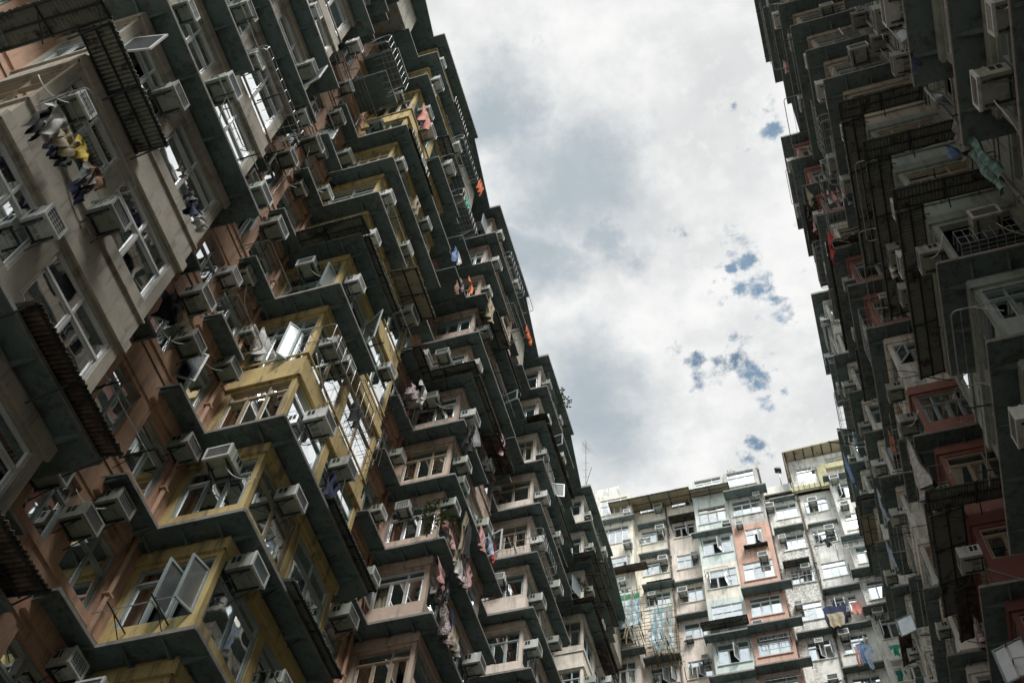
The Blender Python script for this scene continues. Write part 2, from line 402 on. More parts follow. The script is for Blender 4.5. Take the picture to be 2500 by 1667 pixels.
# ------------------------------------------------------------------ air conditioner kit (local: y outward from the wall, origin at its foot on the wall)
ACC = {}
def ac_meshes(var):
    if var in ACC: return ACC[var]
    wd, ht, dp = [(.50, .33, .48), (.44, .29, .36), (.56, .37, .54), (.43, .33, .42)][var % 4]
    body = ['ac_casing', 'ac_casing', 'ac_green', 'ac_white'][(var // 2) % 4]
    B = MB(); B.box((-wd / 2, 0, 0), (wd / 2, dp - .04, ht), body)
    B.box((-wd / 2 - .012, dp - .20, -.012), (wd / 2 + .012, dp - .17, ht + .012), body)
    for i in range(2):
        for sx in (-1, 1):
            B.box((sx * (wd / 2 + .004), .07 + i * .10, ht * .45), (sx * (wd / 2 - .004), .145 + i * .10, ht * .9), 'interior_dark')
    for i in range(3): B.box((-wd * .36 + i * wd * .25, .10, -.005), (-wd * .36 + i * wd * .25 + wd * .2, dp - .26, .003), ['ac_casing', 'ac_green', 'ac_casing'][i])
    B.tube([(wd * .3, dp * .5, -.01), (wd * .3, dp * .5, -.05)], .018, 'dark_metal')
    Fm = MB(); e = .035; y0 = dp - .045; y1 = dp
    for a, b in (((-wd / 2 - .01, -.01), (-wd / 2 + e, ht + .01)), ((wd / 2 - e, -.01), (wd / 2 + .01, ht + .01)), ((-wd / 2 + e, -.01), (wd / 2 - e, e)), ((-wd / 2 + e, ht - e), (wd / 2 - e, ht + .01))):
        Fm.box((a[0], y0, a[1]), (b[0], y1, b[1]), 'pipe_grey' if var in (3, 8, 12) else 'ac_white')
    K = MB(); K.box((-wd / 2 + e, y0 + .01, e), (wd / 2 - e, y0 + .022, ht - e), ['ac_coil', 'ac_coil_blue', 'ac_coil'][var % 3])
    for i in range(1, 5):
        if var % 2: x = -wd / 2 + e + (wd - 2 * e) * i / 5; K.box((x - .005, y0 + .024, e), (x + .005, y0 + .034, ht - e), 'ac_white')
    for i in range(1, 4 + (var % 3)):
        z = e + (ht - 2 * e) * i / (4 + var % 3); K.box((-wd / 2 + e, y0 + .030, z - .005), (wd / 2 - e, y0 + .039, z + .005), 'ac_white' if var % 2 else 'pipe_grey')
    S = MB()
    for x in (-wd * .36, wd * .36):
        S.box((x - .015, 0, -.045), (x + .015, dp * .85, -.014), 'dark_metal')
        S.tube([(x, .0, -.30), (x, dp * .8, -.03)], .012, 'dark_metal', 4)
    S.box((-wd * .36, .03, -.046), (wd * .36, .06, -.015), 'dark_metal')
    H = MB()
    r = random.Random(var); sx = r.choice([-1, 1]); q = [(sx * wd * .25, dp * .6, -.03)]
    for t in range(1, 9): q.append((sx * (wd * .25 + .6 * (t / 8) ** 1.3), dp * .6 * (1 - t / 8) + .02, -.03 - .32 * math.sin(t / 8 * 2.4)))
    H.tube(q, .011, 'white_hose', 5)
    ACC[var] = ((B.mesh('casing'), Fm.mesh('front_frame'), K.mesh('coil'), S.mesh('bracket'), H.mesh('drain_hose', smooth=True)), (B, Fm, K, S, H), (wd, ht, dp))
    return ACC[var]
CAND = []     # (size, function that builds it)
CAMS = [Vector((0, 0, 0)), Vector((1.3, 0, 0)), Vector((-1.3, 0, 0)), Vector((0, -1.0, 0)), Vector((0, 1.2, .3))]
def cand(kind, pts, build, mb=None, owner=None, M=None): CAND.append(dict(kind=kind, pts=[Vector(p) for p in pts], build=build, mb=mb, owner=owner, M=M))
def yaw(n):    # rotation about z that turns local +y into the outward direction n
    return math.atan2(-n[0], n[1])
def put_ac(p, n, label, var=None, group='window air conditioners on the block walls', hose=None):
    var = R.randrange(16) if var is None else var
    rz = yaw(n); M = Matrix.Translation(p) @ Matrix.Rotation(rz, 4, 'Z')
    def build():
        ms, mbs, dims = ac_meshes(var)
        e = link('air_conditioner', None, loc=p, rz=rz); e.rotation_euler[1] = R.uniform(-.03, .03); e.empty_display_size = .2
        tag(e, uniq(label), 'air conditioner', group)
        for nm, me in zip(('casing', 'front_frame', 'coil', 'bracket'), ms): link(nm, me, e)
        if hose or (hose is None and R.random() < .35): link('drain_hose', ms[4], e)
        return e
    d = .6
    cand('ac', [M @ Vector(q) for q in ((0, d, .2), (.2, d, .05), (-.2, d, .35), (0, d * .6, -.04), (.38, d * .6, .2), (-.38, d * .6, .2))], build, mb=lambda: ac_meshes(var)[1][:3], M=M)
def put_window(owner, p, n, wd, ht, cols=3, style='plain', var=0, frame='alu_frame', gsel=0):
    rz = yaw(n); M = Matrix.Translation(p) @ Matrix.Rotation(rz, 4, 'Z')
    def build():
        res, _ = window_mesh(wd, ht, cols, style, var, frame, gsel)
        wobj = link('window', res[0], owner, p, rz)
        for me in res[1:]:
            if me: link(me.name.split('.')[0], me, wobj)
        return wobj
    cand('window', [M @ Vector((x, .12, z)) for x in (-wd * .4, 0, wd * .4) for z in (ht * .15, ht * .5, ht * .85)], build, mb=lambda: [x for x in window_mesh(wd, ht, cols, style, var, frame, gsel)[1] if x], owner=owner, M=M)

# ------------------------------------------------------------------ holed panel: a wall sheet with openings and reveals
def panel(mb, T, a0, a1, z0, z1, holes, mat, rev=.14, revmat=None):
    """T(a, out, z) -> world; holes = [(a0,a1,z0,z1)]"""
    xs = sorted(set([a0, a1] + [h[0] for h in holes] + [h[1] for h in holes])); zs = sorted(set([z0, z1] + [h[2] for h in holes] + [h[3] for h in holes]))
    for i in range(len(xs) - 1):
        for j in range(len(zs) - 1):
            cx, cz = (xs[i] + xs[i + 1]) / 2, (zs[j] + zs[j + 1]) / 2
            if any(h[0] < cx < h[1] and h[2] < cz < h[3] for h in holes): continue
            mb.face([T(xs[i], 0, zs[j]), T(xs[i + 1], 0, zs[j]), T(xs[i + 1], 0, zs[j + 1]), T(xs[i], 0, zs[j + 1])], mat)
    for (p, q, r, s) in holes:
        rm = revmat or mat
        mb.face([T(p, 0, r), T(p, -rev, r), T(q, -rev, r), T(q, 0, r)], rm); mb.face([T(p, 0, s), T(q, 0, s), T(q, -rev, s), T(p, -rev, s)], rm)
        mb.face([T(p, 0, r), T(p, 0, s), T(p, -rev, s), T(p, -rev, r)], rm); mb.face([T(q, 0, r), T(q, -rev, r), T(q, -rev, s), T(q, 0, s)], rm)
def bar(mb, T, a0, a1, o0, o1, z0, z1, mat):
    c = [T(a0, o0, z0), T(a1, o0, z0), T(a1, o1, z0), T(a0, o1, z0), T(a0, o0, z1), T(a1, o0, z1), T(a1, o1, z1), T(a0, o1, z1)]
    mb.hexa(c, mat)
CANCACHE = []
def put_canopy(owner, mb, size_pts, label=None):
    occl(mb)
    def build():
        o = link('canopy', mb.mesh('canopy'), owner)
        if label: o['label'] = label
        return o
    cand('canopy', size_pts, build, mb=lambda: [mb], owner=owner, M=Matrix.Identity(4))

# ------------------------------------------------------------------ corrugated awning (a thing bolted on under a window)
def corrugated(p0, p1, outv, depth, drop, mat, label, thick=.012, group='corrugated metal awnings on the blocks', frame=True, side=False):
    p0, p1, outv = Vector(p0), Vector(p1), Vector(outv).normalized(); al = (p1 - p0); L = al.length; al.normalize()
    base = p0.copy()
    def build():
        e = link('corrugated_awning', None, loc=base); tag(e, uniq(label), 'awning', group)
        S = MB(); n = max(8, int(L / .038)); pr = None; k = 0
        for i in range(n + 1):
            a = al * (L * i / n); wv_ = .018 * math.cos(i * math.pi)
            jit = R.uniform(-.012, .02)
            c = (a + Vector((0, 0, wv_)), a + outv * (depth + jit) + Vector((0, 0, wv_ - drop)))
            if pr:
                t = Vector((0, 0, -thick))
                S.face([pr[0], c[0], c[1], pr[1]], mat); S.face([pr[0] + t, pr[1] + t, c[1] + t, c[0] + t], mat); S.face([pr[1], c[1], c[1] + t, pr[1] + t], mat)
            pr = c
        link('sheet', S.mesh('sheet'), e)
        if frame:
            Fm = MB(); dz = Vector((0, 0, -.05))
            for f in (.06, .5, .94):
                Fm.tube([outv * (depth * f) + dz - Vector((0, 0, drop * f)), al * L + outv * (depth * f) + dz - Vector((0, 0, drop * f))], .022, 'dark_metal', 4)
            k = max(2, int(L / 1.1))
            for i in range(k + 1):
                a = al * (.04 + (L - .08) * i / k)
                Fm.tube([a + dz, a + outv * depth + dz - Vector((0, 0, drop))], .02, 'dark_metal', 4)
                Fm.tube([a + dz - Vector((0, 0, .45)), a + outv * depth * .75 + dz - Vector((0, 0, drop))], .016, 'dark_metal', 4)
            link('support_frame', Fm.mesh('support_frame'), e)
        return e
    pts = [p0 + al * L * a + outv * depth * b + Vector((0, 0, -.1 - drop * b)) for a in (.1, .5, .9) for b in (.3, .9)]
    M = MB(); a, b = p0, p0 + al * L; c, d = b + outv * depth - Vector((0, 0, drop)), a + outv * depth - Vector((0, 0, drop)); M.face([a, b, c, d], mat); occl(M)
    cand('awning', pts, build)

# ------------------------------------------------------------------ laundry rack and garments
def put_rack(p, n, wd, dp, label, wires=4, tilt=0.0, basket=0.0):
    rz = yaw(n); M = Matrix.Translation(p) @ Matrix.Rotation(rz, 4, 'Z')
    def build():
        A = MB(); r = .12; q = [(-wd / 2, 0, 0)]
        for t in range(6): an = math.pi / 2 * t / 5; q.append((-wd / 2 + r - r * math.cos(an), dp - r + r * math.sin(an), tilt))
        for t in range(6): an = math.pi / 2 * t / 5; q.append((wd / 2 - r + r * math.sin(an), dp - r + r * math.cos(an), tilt))
        q.append((wd / 2, 0, 0)); A.tube(q, .014, 'galvanised', 6)
        for i in range(wires):
            y = dp * (i + .7) / (wires + .4); A.tube([(-wd / 2, y, tilt * y / dp), (wd / 2, y, tilt * y / dp)], .006, 'galvanised', 4)
        if basket:
            A.tube([(a, b, c - basket) for a, b, c in q], .012, 'galvanised', 5)
            for i in range(9):
                x = -wd / 2 + .05 + (wd - .1) * i / 8; A.tube([(x, dp, 0 + tilt), (x, dp, -basket), (x, 0, -basket)], .006, 'galvanised', 4)
        for x in (-wd / 2, wd / 2): A.tube([(x, 0, -.35), (x, dp * .55, tilt * .5)], .010, 'galvanised', 4)
        o = link('laundry_rack', A.mesh('laundry_rack'), loc=p, rz=rz)
        tag(o, uniq(label), 'laundry rack', 'metal laundry racks on the facades'); return o
    cand('rack', [M @ Vector(q) for q in ((-wd * .4, dp, 0), (0, dp, 0), (wd * .4, dp, 0), (0, dp * .5, 0))], build)
def put_pole(p, n, ln, label, rail=1.6):
    """two wall brackets with hooks that carry a thin drying rod"""
    rz = yaw(n); M = Matrix.Translation(p) @ Matrix.Rotation(rz, 4, 'Z')
    def build():
        e = link('drying_rod', None, loc=p, rz=rz); tag(e, uniq(label), 'drying rod', 'drying rods on wall brackets')
        for x in (-rail / 2 + .15, rail / 2 - .15):
            A = MB(); A.tube([(x, 0, 0), (x, ln, .03)], .016, 'dark_metal', 5); A.tube([(x, 0, -.3), (x, ln * .6, 0)], .011, 'dark_metal', 4)
            for k in range(4):
                y = ln * (.3 + .22 * k); A.tube([(x, y, .02), (x, y + .01, .07), (x, y + .04, .075)], .007, 'dark_metal', 4)
            link('bracket', A.mesh('bracket'), e)
        B = MB(); B.tube([(-rail / 2 - .2, ln * .72, .06), (0, ln * .72, .045), (rail / 2 + .25, ln * .72, .06)], .012, 'galvanised', 5); link('rod', B.mesh('rod'), e)
        return e
    cand('pole', [M @ Vector(q) for q in ((-rail * .5, ln * .7, 0), (0, ln * .7, 0), (rail * .5, ln * .7, 0))], build)
def put_cloth(p, n, wd, ht, kind, mat, label, along=0.0, seed=0, billow=.12):
    """cloth hanging from p (top middle); n = outward; along = extra yaw"""
    rz = yaw(n) + along; M = Matrix.Translation(p) @ Matrix.Rotation(rz, 4, 'Z')
    def build():
        r = random.Random(seed * 13 + int(wd * 100)); A = MB(); nx, nz = 12, 12; k = A.sl(mat); base = 0
        ph = r.uniform(0, 6); ph2 = r.uniform(0, 6); idx = {}
        def inside(u, v):
            if kind == 'shirt':
                return (abs(u) < .27) or (v < .34 and abs(u) < .5)
            if kind == 'trousers':
                return abs(u) < .42 and (v < .3 or abs(u) > .06)
            if kind == 'dress':
                return abs(u) < .22 + .28 * v
            return True
        for j in range(nz + 1):
            for i in range(nx + 1):
                u = i / nx - .5; v = j / nz
                y = billow * (v ** .8) * (math.sin(u * 13 + ph + v * 2) * .6 + math.sin(u * 27 + ph2) * .3) + .10 * billow * math.sin(v * 9 + ph) + .06 * v * math.sin(ph2)
                x = u * wd * (1 - .18 * v * abs(math.sin(ph))) + .03 * math.sin(v * 7 + ph2); z = -v * ht - .06 * wd * math.cos(u * 9 + ph) * (1 if kind == 'sheet' else .3)
                if kind == 'shirt' and abs(u) > .27: z -= (abs(u) - .27) * .55 * wd
                A.v.append((x, y, z))
        for j in range(nz):
            for i in range(nx):
                if inside((i + .5) / nx - .5, (j + .5) / nz):
                    a = j * (nx + 1) + i; A.f.append((a, a + 1, a + nx + 2, a + nx + 1)); A.m.append(k)
        o = link({'shirt': 'shirt', 'trousers': 'trousers', 'dress': 'dress', 'towel': 'towel', 'sheet': 'bedsheet'}[kind], A.mesh(kind, smooth=True), loc=p, rz=rz)
        tag(o, uniq(label), {'shirt': 'shirt', 'trousers': 'trousers', 'dress': 'dress', 'towel': 'towel', 'sheet': 'bedsheet'}[kind], 'laundry hung out to dry'); return o
    cand('cloth', [M @ Vector((x, .03, z)) for x in (-wd * .4, 0, wd * .4) for z in (-.05, -ht * .5, -ht)], build)
CL = ['white', 'black', 'yellow', 'orange', 'navy', 'red', 'blue', 'pink', 'brown', 'grey', 'floral', 'teal', 'khaki', 'lightblue']
exec_tail = None

# ================================================================== GROUND
g = MB(); g.face([(-900, -900, -1.6), (900, -900, -1.6), (900, 900, -1.6), (-900, 900, -1.6)], 'ground_concrete')
tag(link('ground', g.mesh('ground')), kind='structure')

# ================================================================== THE TWO LONG BLOCKS
def block(name, label):
    e = link(name, None, loc=(0, 0, -1.6)); e.empty_display_size = 2
    tag(e, label, 'building'); return e
SILL, HEAD, F = .92, 2.42, 3.0
def child(name, mb, owner, label=None, smooth=False):
    # geometry is written in world terms; the owner is an Empty without rotation
    me = mb.mesh(name, smooth=smooth)
    o = link(name, me, owner); o.location = -Vector(owner.location); o.parent = owner
    if label: o['label'] = label
    return o

def canopy_u(s, xf, xw, y0, y1, z, d=.5, near=True, far=True, t=.06, cut=None):
    """concrete eyebrow slab round a bay: front plus near and far returns, with fins below"""
    m_ = MB(); xo = xf + s * d; sl_ = .05
    ya, yb = (y0 - d if near else y0), (y1 + d if far else y1)
    if cut == 'near': y1 = (y0 + y1) / 2 + .2; yb = y1; far = False
    if cut == 'far': y0 = (y0 + y1) / 2 - .1; ya = y0; near = False
    def slab(c4_):
        top = [Vector(p) for p in c4_]; bot = [p - Vector((0, 0, t)) for p in top]
        m_.hexa([bot[0], bot[1], bot[2], bot[3], top[0], top[1], top[2], top[3]], 'canopy_concrete')
    slab([(xf, y0, z), (xo, ya, z - sl_), (xo, yb, z - sl_), (xf, y1, z)])
    if near: slab([(xw, y0, z), (xw, ya, z - sl_), (xo - s * .001, ya, z - sl_), (xf, y0, z - .001)])
    if far: slab([(xw, y1, z), (xf, y1, z - .001), (xo - s * .001, yb, z - sl_), (xw, yb, z - sl_)])
    # thin pale outer lip
    m_.box((xo, ya, z - sl_ - t - .01), (xo + s * .022, yb, z - sl_ + .015), 'canopy_edge')
    if near: m_.box((xw, ya - .022, z - sl_ - t - .01), (xo, ya, z - sl_ + .015), 'canopy_edge')
    n = max(2, int((y1 - y0) / 1.15))
    for i in range(n + 1):
        y = y0 + .06 + (y1 - y0 - .12) * i / n
        m_.hexa([(xf, y - .022, z - t - .16), (xf + s * d * .92, y - .022, z - t - sl_ - .012), (xf + s * d * .92, y + .022, z - t - sl_ - .012), (xf, y + .022, z - t - .16),
                 (xf, y - .022, z - t - .002), (xf + s * d * .92, y - .022, z - t - sl_ + .0), (xf + s * d * .92, y + .022, z - t - sl_ + .0), (xf, y + .022, z - t - .002)], 'canopy_concrete')
    if near:
        for f in (.12, .55, .95):
            x = xw + (xf - xw) * f
            m_.hexa([(x - .022, y0, z - t - .16), (x - .022, y0 - d * .9, z - t - sl_ - .012), (x + .022, y0 - d * .9, z - t - sl_ - .012), (x + .022, y0, z - t - .16),
                     (x - .022, y0, z - t - .002), (x - .022, y0 - d * .9, z - t - sl_), (x + .022, y0 - d * .9, z - t - sl_), (x + .022, y0, z - t - .002)], 'canopy_concrete')
    return m_, [(xo, y0 + (y1 - y0) * f, z - .08) for f in (.05, .5, .95)] + [(xf + s * d * .5, y0 + (y1 - y0) * f, z - .1) for f in (.2, .8)] + ([((xf + xw) / 2, y0 - d, z - .08)] if near else [])
def canopy_s(s, xw, y0, y1, z, d=.54, t=.06):
    m_ = MB(); xo = xw + s * d; sl_ = .05
    m_.hexa([(xw, y0, z - t), (xo, y0, z - t - sl_), (xo, y1, z - t - sl_), (xw, y1, z - t), (xw, y0, z), (xo, y0, z - sl_), (xo, y1, z - sl_), (xw, y1, z)], 'canopy_concrete')
    m_.box((xo, y0, z - sl_ - t - .01), (xo + s * .02, y1, z - sl_ + .012), 'canopy_edge')
    n = max(1, int((y1 - y0) / 1.1))
    for i in range(n + 1):
        y = y0 + .05 + (y1 - y0 - .1) * i / n
        m_.hexa([(xw, y - .02, z - t - .15), (xw + s * d * .9, y - .02, z - t - sl_ - .01), (xw + s * d * .9, y + .02, z - t - sl_ - .01), (xw, y + .02, z - t - .15),
                 (xw, y - .02, z - t - .002), (xw + s * d * .9, y - .02, z - t - sl_), (xw + s * d * .9, y + .02, z - t - sl_), (xw, y + .02, z - t - .002)], 'canopy_concrete')
    return m_, [(xo, y0 + (y1 - y0) * f, z - .08) for f in (.1, .5, .9)]

CR = random.Random(5); FORCE = {(1, 11, 2): None, (1, 11, 3): None, (1, 11, 4): None, (1, 11, 6): 'near', (1, 11, 7): 'near', (1, 11, 8): None, (1, 19, 4): None, (1, 19, 5): None, (1, 3, 1): None, (1, 3, 2): None}
def side_bay(owner, s, xf, xw, y0, y1, levels, matf, partlabel, canopy=True, frame='alu_frame', corr_levels=(), styles=None, wins=None, blank=(), dark=(), winlev=None):
    W = MB(); L = y1 - y0; S_ = s
    Tf = lambda a, o, z: (xf + s * o, a, z)
    Tn = lambda a, o, z: (a, y0 - o, z)
    Tb = lambda a, o, z: (a, y1 + o, z)
    wins = wins or [(y0 + .14, y0 + L * .5 - .12), (y0 + L * .5 + .12, y1 - .14)]
    bot = levels[0]
    mt0 = matf(0)
    W.face([Tf(y0, 0, -1.6), Tf(y1, 0, -1.6), Tf(y1, 0, bot), Tf(y0, 0, bot)], mt0); W.face([Tn(xw, 0, -1.6), Tn(xf, 0, -1.6), Tn(xf, 0, bot), Tn(xw, 0, bot)], mt0)
    W.face([Tb(xw, 0, -1.6), Tb(xf, 0, -1.6), Tb(xf, 0, bot), Tb(xw, 0, bot)], mt0)
    for k, z in enumerate(levels):
        mt = matf(k); st = (styles or {}).get(k); SILL = CR.choice([.92, .92, 1.1, 1.3, .92]) if y0 > 15 or s < 0 else .92 if k < 5 else CR.choice([.40, .62, .40])
        hf = [] if k in blank else [(a, b, z + SILL, z + HEAD) for a, b in wins]
        xs_ = sorted((xw + s * .16, xf - s * .12)); hn = [] if k in blank else [(xs_[0], xs_[1], z + SILL, z + HEAD)]
        panel(W, Tf, y0, y1, z, z + F, hf, mt); panel(W, Tn, min(xw, xf), max(xw, xf), z, z + F, hn, mt); panel(W, Tb, min(xw, xf), max(xw, xf), z, z + F, [], mt)
        # sill ledge and lintel beam, proud of the wall
        bar(W, Tf, y0 - .03, y1 + .03, .002, .045, z + .50, z + .55, mt); bar(W, Tn, min(xw, xf) + (.0 if s > 0 else -.03), max(xw, xf) + (.03 if s > 0 else 0), .002, .045, z + .50, z + .55, mt)
        bar(W, Tf, y0 - .05, y1 + .05, .003, .07, z + 2.52, z + 2.80, mt)
        bar(W, Tn, min(xw, xf) - (.0 if s > 0 else .045), max(xw, xf) + (.045 if s > 0 else 0), .003, .068, z + 2.52, z + 2.80, mt)
        # dark rooms behind the openings
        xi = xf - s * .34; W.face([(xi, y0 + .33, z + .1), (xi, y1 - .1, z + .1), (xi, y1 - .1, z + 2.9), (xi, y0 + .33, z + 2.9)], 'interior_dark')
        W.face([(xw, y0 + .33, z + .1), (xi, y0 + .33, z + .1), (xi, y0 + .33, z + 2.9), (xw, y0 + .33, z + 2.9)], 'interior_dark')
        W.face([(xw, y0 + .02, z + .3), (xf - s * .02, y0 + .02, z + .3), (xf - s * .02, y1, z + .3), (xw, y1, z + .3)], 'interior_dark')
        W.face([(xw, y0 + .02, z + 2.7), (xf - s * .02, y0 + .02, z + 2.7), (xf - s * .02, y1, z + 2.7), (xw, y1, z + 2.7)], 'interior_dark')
        if k not in blank:
            for a, b in wins:
                sty = st or R.choice(['plain', 'plain', 'plain', 'open', 'grille', 'plain', 'dark'])
                if st and st.startswith('open'): sty = 'plain'
                put_window(owner, (xf, (a + b) / 2, z + SILL), (s, 0), b - a - .01, HEAD - SILL - .01, max(2, int((b - a) / .6)), sty, R.randrange(10), 'white_frame' if y0 < 4 and s > 0 else R.choice([frame, frame, frame, 'brown_frame', 'grey_frame', 'white_frame', 'alu_frame']), 2 if (s > 0 and y0 < 15) else 1)
            if k not in dark:
                sty = st or R.choice(['plain', 'plain', 'green' if mt == 'yellow_paint' else 'plain', 'open', 'plain', 'dark'])
                put_window(owner, ((xs_[0] + xs_[1]) / 2, y0, z + SILL), (0, -1), xs_[1] - xs_[0] - .01, HEAD - SILL - .01, R.choice([2, 3, 3, 4]), sty, R.randrange(10), R.choice([frame, frame, 'grey_frame', 'alu_frame', 'brown_frame']))
        if canopy and k not in corr_levels:   # some floors lost theirs
            q_ = CR.random(); cut = 'near' if q_ < .20 else 'far' if q_ < .34 else None
            if (s, round(y0), k) in FORCE: cut = FORCE[(s, round(y0), k)]
            cm, pts_ = canopy_u(s, xf, xw, y0, y1, z, d=.5 + R.uniform(-.03, .03), cut=cut); put_canopy(owner, cm, pts_)
    # top eave
    zt = levels[-1] + F
    cm, pts_ = canopy_u(s, xf, xw, y0, y1, zt, d=.50, t=.12); put_canopy(owner, cm, pts_)
    W.face([(xw, y0, zt), (xf, y0, zt), (xf, y1, zt), (xw, y1, zt)], 'canopy_concrete')
    occl(W); return child('bay', W, owner, partlabel)

def recess(owner, s, xw, y0, y1, levels, mat, wins, canops, partlabel, frame='alu_frame', skip=()):
    W = MB(); T = lambda a, o, z: (xw + s * o, a, z)
    W.face([T(y0, 0, -1.6), T(y1, 0, -1.6), T(y1, 0, levels[0]), T(y0, 0, levels[0])], mat)
    for k, z in enumerate(levels):
        hs = [(a, b, z + .86, z + 2.36) for a, b in wins]
        panel(W, T, y0, y1, z, z + F, hs, mat, rev=.2)
        bar(W, T, y0, y1, .002, .035, z + .62, z + .66, mat); bar(W, T, y0, y1, .002, .02, z + .30, z + .32, 'rusty_metal'); bar(W, T, y0, y1, .002, .025, z + 2.50, z + 2.53, mat)
        for a, b in canops: bar(W, T, a, b, .003, .10, z + 2.62, z + 2.94, mat)
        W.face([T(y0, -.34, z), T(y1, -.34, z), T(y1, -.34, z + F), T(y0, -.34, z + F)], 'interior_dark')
        for a, b in wins:
            put_window(owner, (xw - s * .06, (a + b) / 2, z + .86), (s, 0), b - a - .01, 1.49, 2, R.choice(['plain', 'plain', 'open', 'grille', 'dark']), R.randrange(10), frame, 1)
        for a, b in canops:
            if (k, a) in skip: continue
            cm, pts_ = canopy_s(s, xw, a, b, z, d=.54 if z < levels[-1] - 7 or y0 < 0 else (1.5 if s > 0 else 1.1)); put_canopy(owner, cm, pts_)
    zt = levels[-1] + F; od = (1.75 if s > 0 else 1.3) if y0 > 0 else .5
    ob = od + .42 if y0 > 0 else od
    W.hexa([T(y0, 0, zt - .1), T(y1, 0, zt - .1), T(y1, od, zt - .1), T(y0, ob, zt - .1), T(y0, 0, zt), T(y1, 0, zt), T(y1, od, zt), T(y0, ob, zt)], 'canopy_concrete')
    if y0 > 0: bar(W, T, y0 + .6, y1 - 1.4, .01, od - .4, zt - 2.9, zt - .102, 'beige_render')
    occl(W); return child('recess_wall', W, owner, partlabel)
def pipes(owner, s, xw, ys, z0, z1, mat, r=.05):
    for y in ys:
        P_ = MB(); P_.tube([(xw + s * .07, y, z0), (xw + s * .07, y, z1)], r, mat, 8)
        z = z0 + 1
        while z < z1: P_.box((xw, y - r * 1.5, z), (xw + s * (.07 + r * 1.3), y + r * 1.5, z + .05), mat); z += 1.5
        child('drain_pipe', P_, owner)

# ---------------- left block (faces +x)
LX, LF = -11.3, -9.52
LLEV = [7.1 + 3 * k for k in range(14)]           # 7.1 ... 46.1, eaves at 49.1
left = block('apartment_block', 'tall dark apartment block on the left with salmon recesses and one yellow bay column')
LB = [(2.75, 6.75, 'beige_render', 'beige'), (10.95, 14.75, 'yellow_paint', 'yellow'), (19.15, 23.0, 'pinkbeige_render', 'pale pink'), (27.35, 31.2, 'palepink_render', 'stained pink'), (35.55, 39.4, 'cream_render', 'cream')]
def yellow(k): return 'yellow_paint'
for i, (a, b, mt, nm) in enumerate(LB):
    st = {3: 'plain', 2: 'open'} if i == 1 else {}
    if i == 1: st = {3: 'green', 2: 'open2', 4: 'dark', 1: 'plain'}
    if i == 0: st = {2: 'plain', 3: 'plain', 1: 'dark'}
    if i == 2: st = {6: 'blue', 5: 'open', 4: 'dark'}
    wins = [(2.95, 4.45), (4.8, 6.55)] if i == 0 else None
    side_bay(left, 1, LF, LX, a, b, LLEV, (lambda mt: (lambda k: mt))(mt), nm + ' painted bay column', frame='white_frame' if i in (0, 2) else 'alu_frame', styles=st, wins=wins,
             corr_levels={0: (3, 4), 1: (5,)}.get(i, ()), blank={0: (), 1: (), 2: (), 3: (), 4: ()}[i], dark=())
LR = [(6.75, 10.95, [(7.0, 7.85), (8.15, 9.0), (9.4, 10.5)], [(7.0, 8.1), (9.2, 10.44)]), (14.75, 19.15, [(15.2, 16.4), (17.3, 18.5)], [(15.3, 16.7), (17.2, 18.6)]),
      (23.0, 27.35, [(23.5, 24.7), (25.5, 26.7)], [(23.5, 24.9), (25.4, 26.84)]), (31.2, 35.55, [(31.7, 32.9), (33.7, 34.9)], [(31.7, 33), (33.6, 35.04)]), (39.4, 46.8, [(40, 41.2), (42, 43.2), (44.6, 45.8)], [(40, 41.3), (42, 43.3)])]
for i, (a, b, wn, cn) in enumerate(LR):
    recess(left, 1, LX, a, b, LLEV, ['orange_render', 'orange_render', 'orange_render', 'pinkbeige_render', 'cream_render'][i], wn, cn, 'salmon recessed wall' if i < 3 else 'pale recessed wall')
    pipes(left, 1, LX, [a + .2, b - .35], -1.5, 49, 'orange_render' if i < 3 else 'pipe_grey')
recess(left, 1, LX, -22, 2.75, LLEV, 'orange_render', [(.6, 1.7)], [(-8, -2), (-1, 2.2)], 'near salmon wall')
bk = MB(); bk.box((LX - 12, -22, -1.6), (LX - .36, 46.8, 48.9), 'grey_render'); occl(bk); child('rear_mass', bk, left)

# ---------------- right block (faces -x)
RX, RF = 6.2, 4.5
RLEV = [11.2 + 3 * k for k in range(13)]          # 11.2 ... 47.2, eaves at 50.2
rightb = block('apartment_block', 'tall dark apartment block on the right with red and grey bays')
RB = [(3.3, 6.95, 'greygreen_render', 'grey-green'), (11.5, 15.2, 'beige_render', 'beige'), (19.75, 23.4, 'red_render', 'red'), (27.95, 31.6, 'stained_white', 'stained cream'), (36.1, 39.8, 'stained_white', 'far cream')]
def rmat(i, mt):
    def f(k):
        if i == 1 and k <= 5: return 'greygreen_render'
        if i == 2 and k <= 3: return 'dullred_render' if k != 4 else 'red_render'
        if i == 2 and k in (6, 8, 9, 11): return 'stained_white' if k in (6, 9) else 'red_render'
        return mt
    return f
for i, (a, b, mt, nm) in enumerate(RB):
    cl = {1: (6, 5, 4), 2: (4,), 0: (), 3: (), 4: ()}[i]
    st = {1: {3: 'dark', 4: 'dark', 5: 'plain', 6: 'plain'}, 2: {4: 'plain', 5: 'grille', 6: 'open2', 3: 'open'}, 3: {5: 'grille', 6: 'blue'}}.get(i, {})
    side_bay(rightb, -1, RF, RX, a, b, RLEV, rmat(i, mt), nm + ' bay column', frame='brown_frame' if i == 2 else 'grey_frame' if i == 0 else 'alu_frame', corr_levels=cl, styles=st, dark=((3,) if i == 1 else ()))
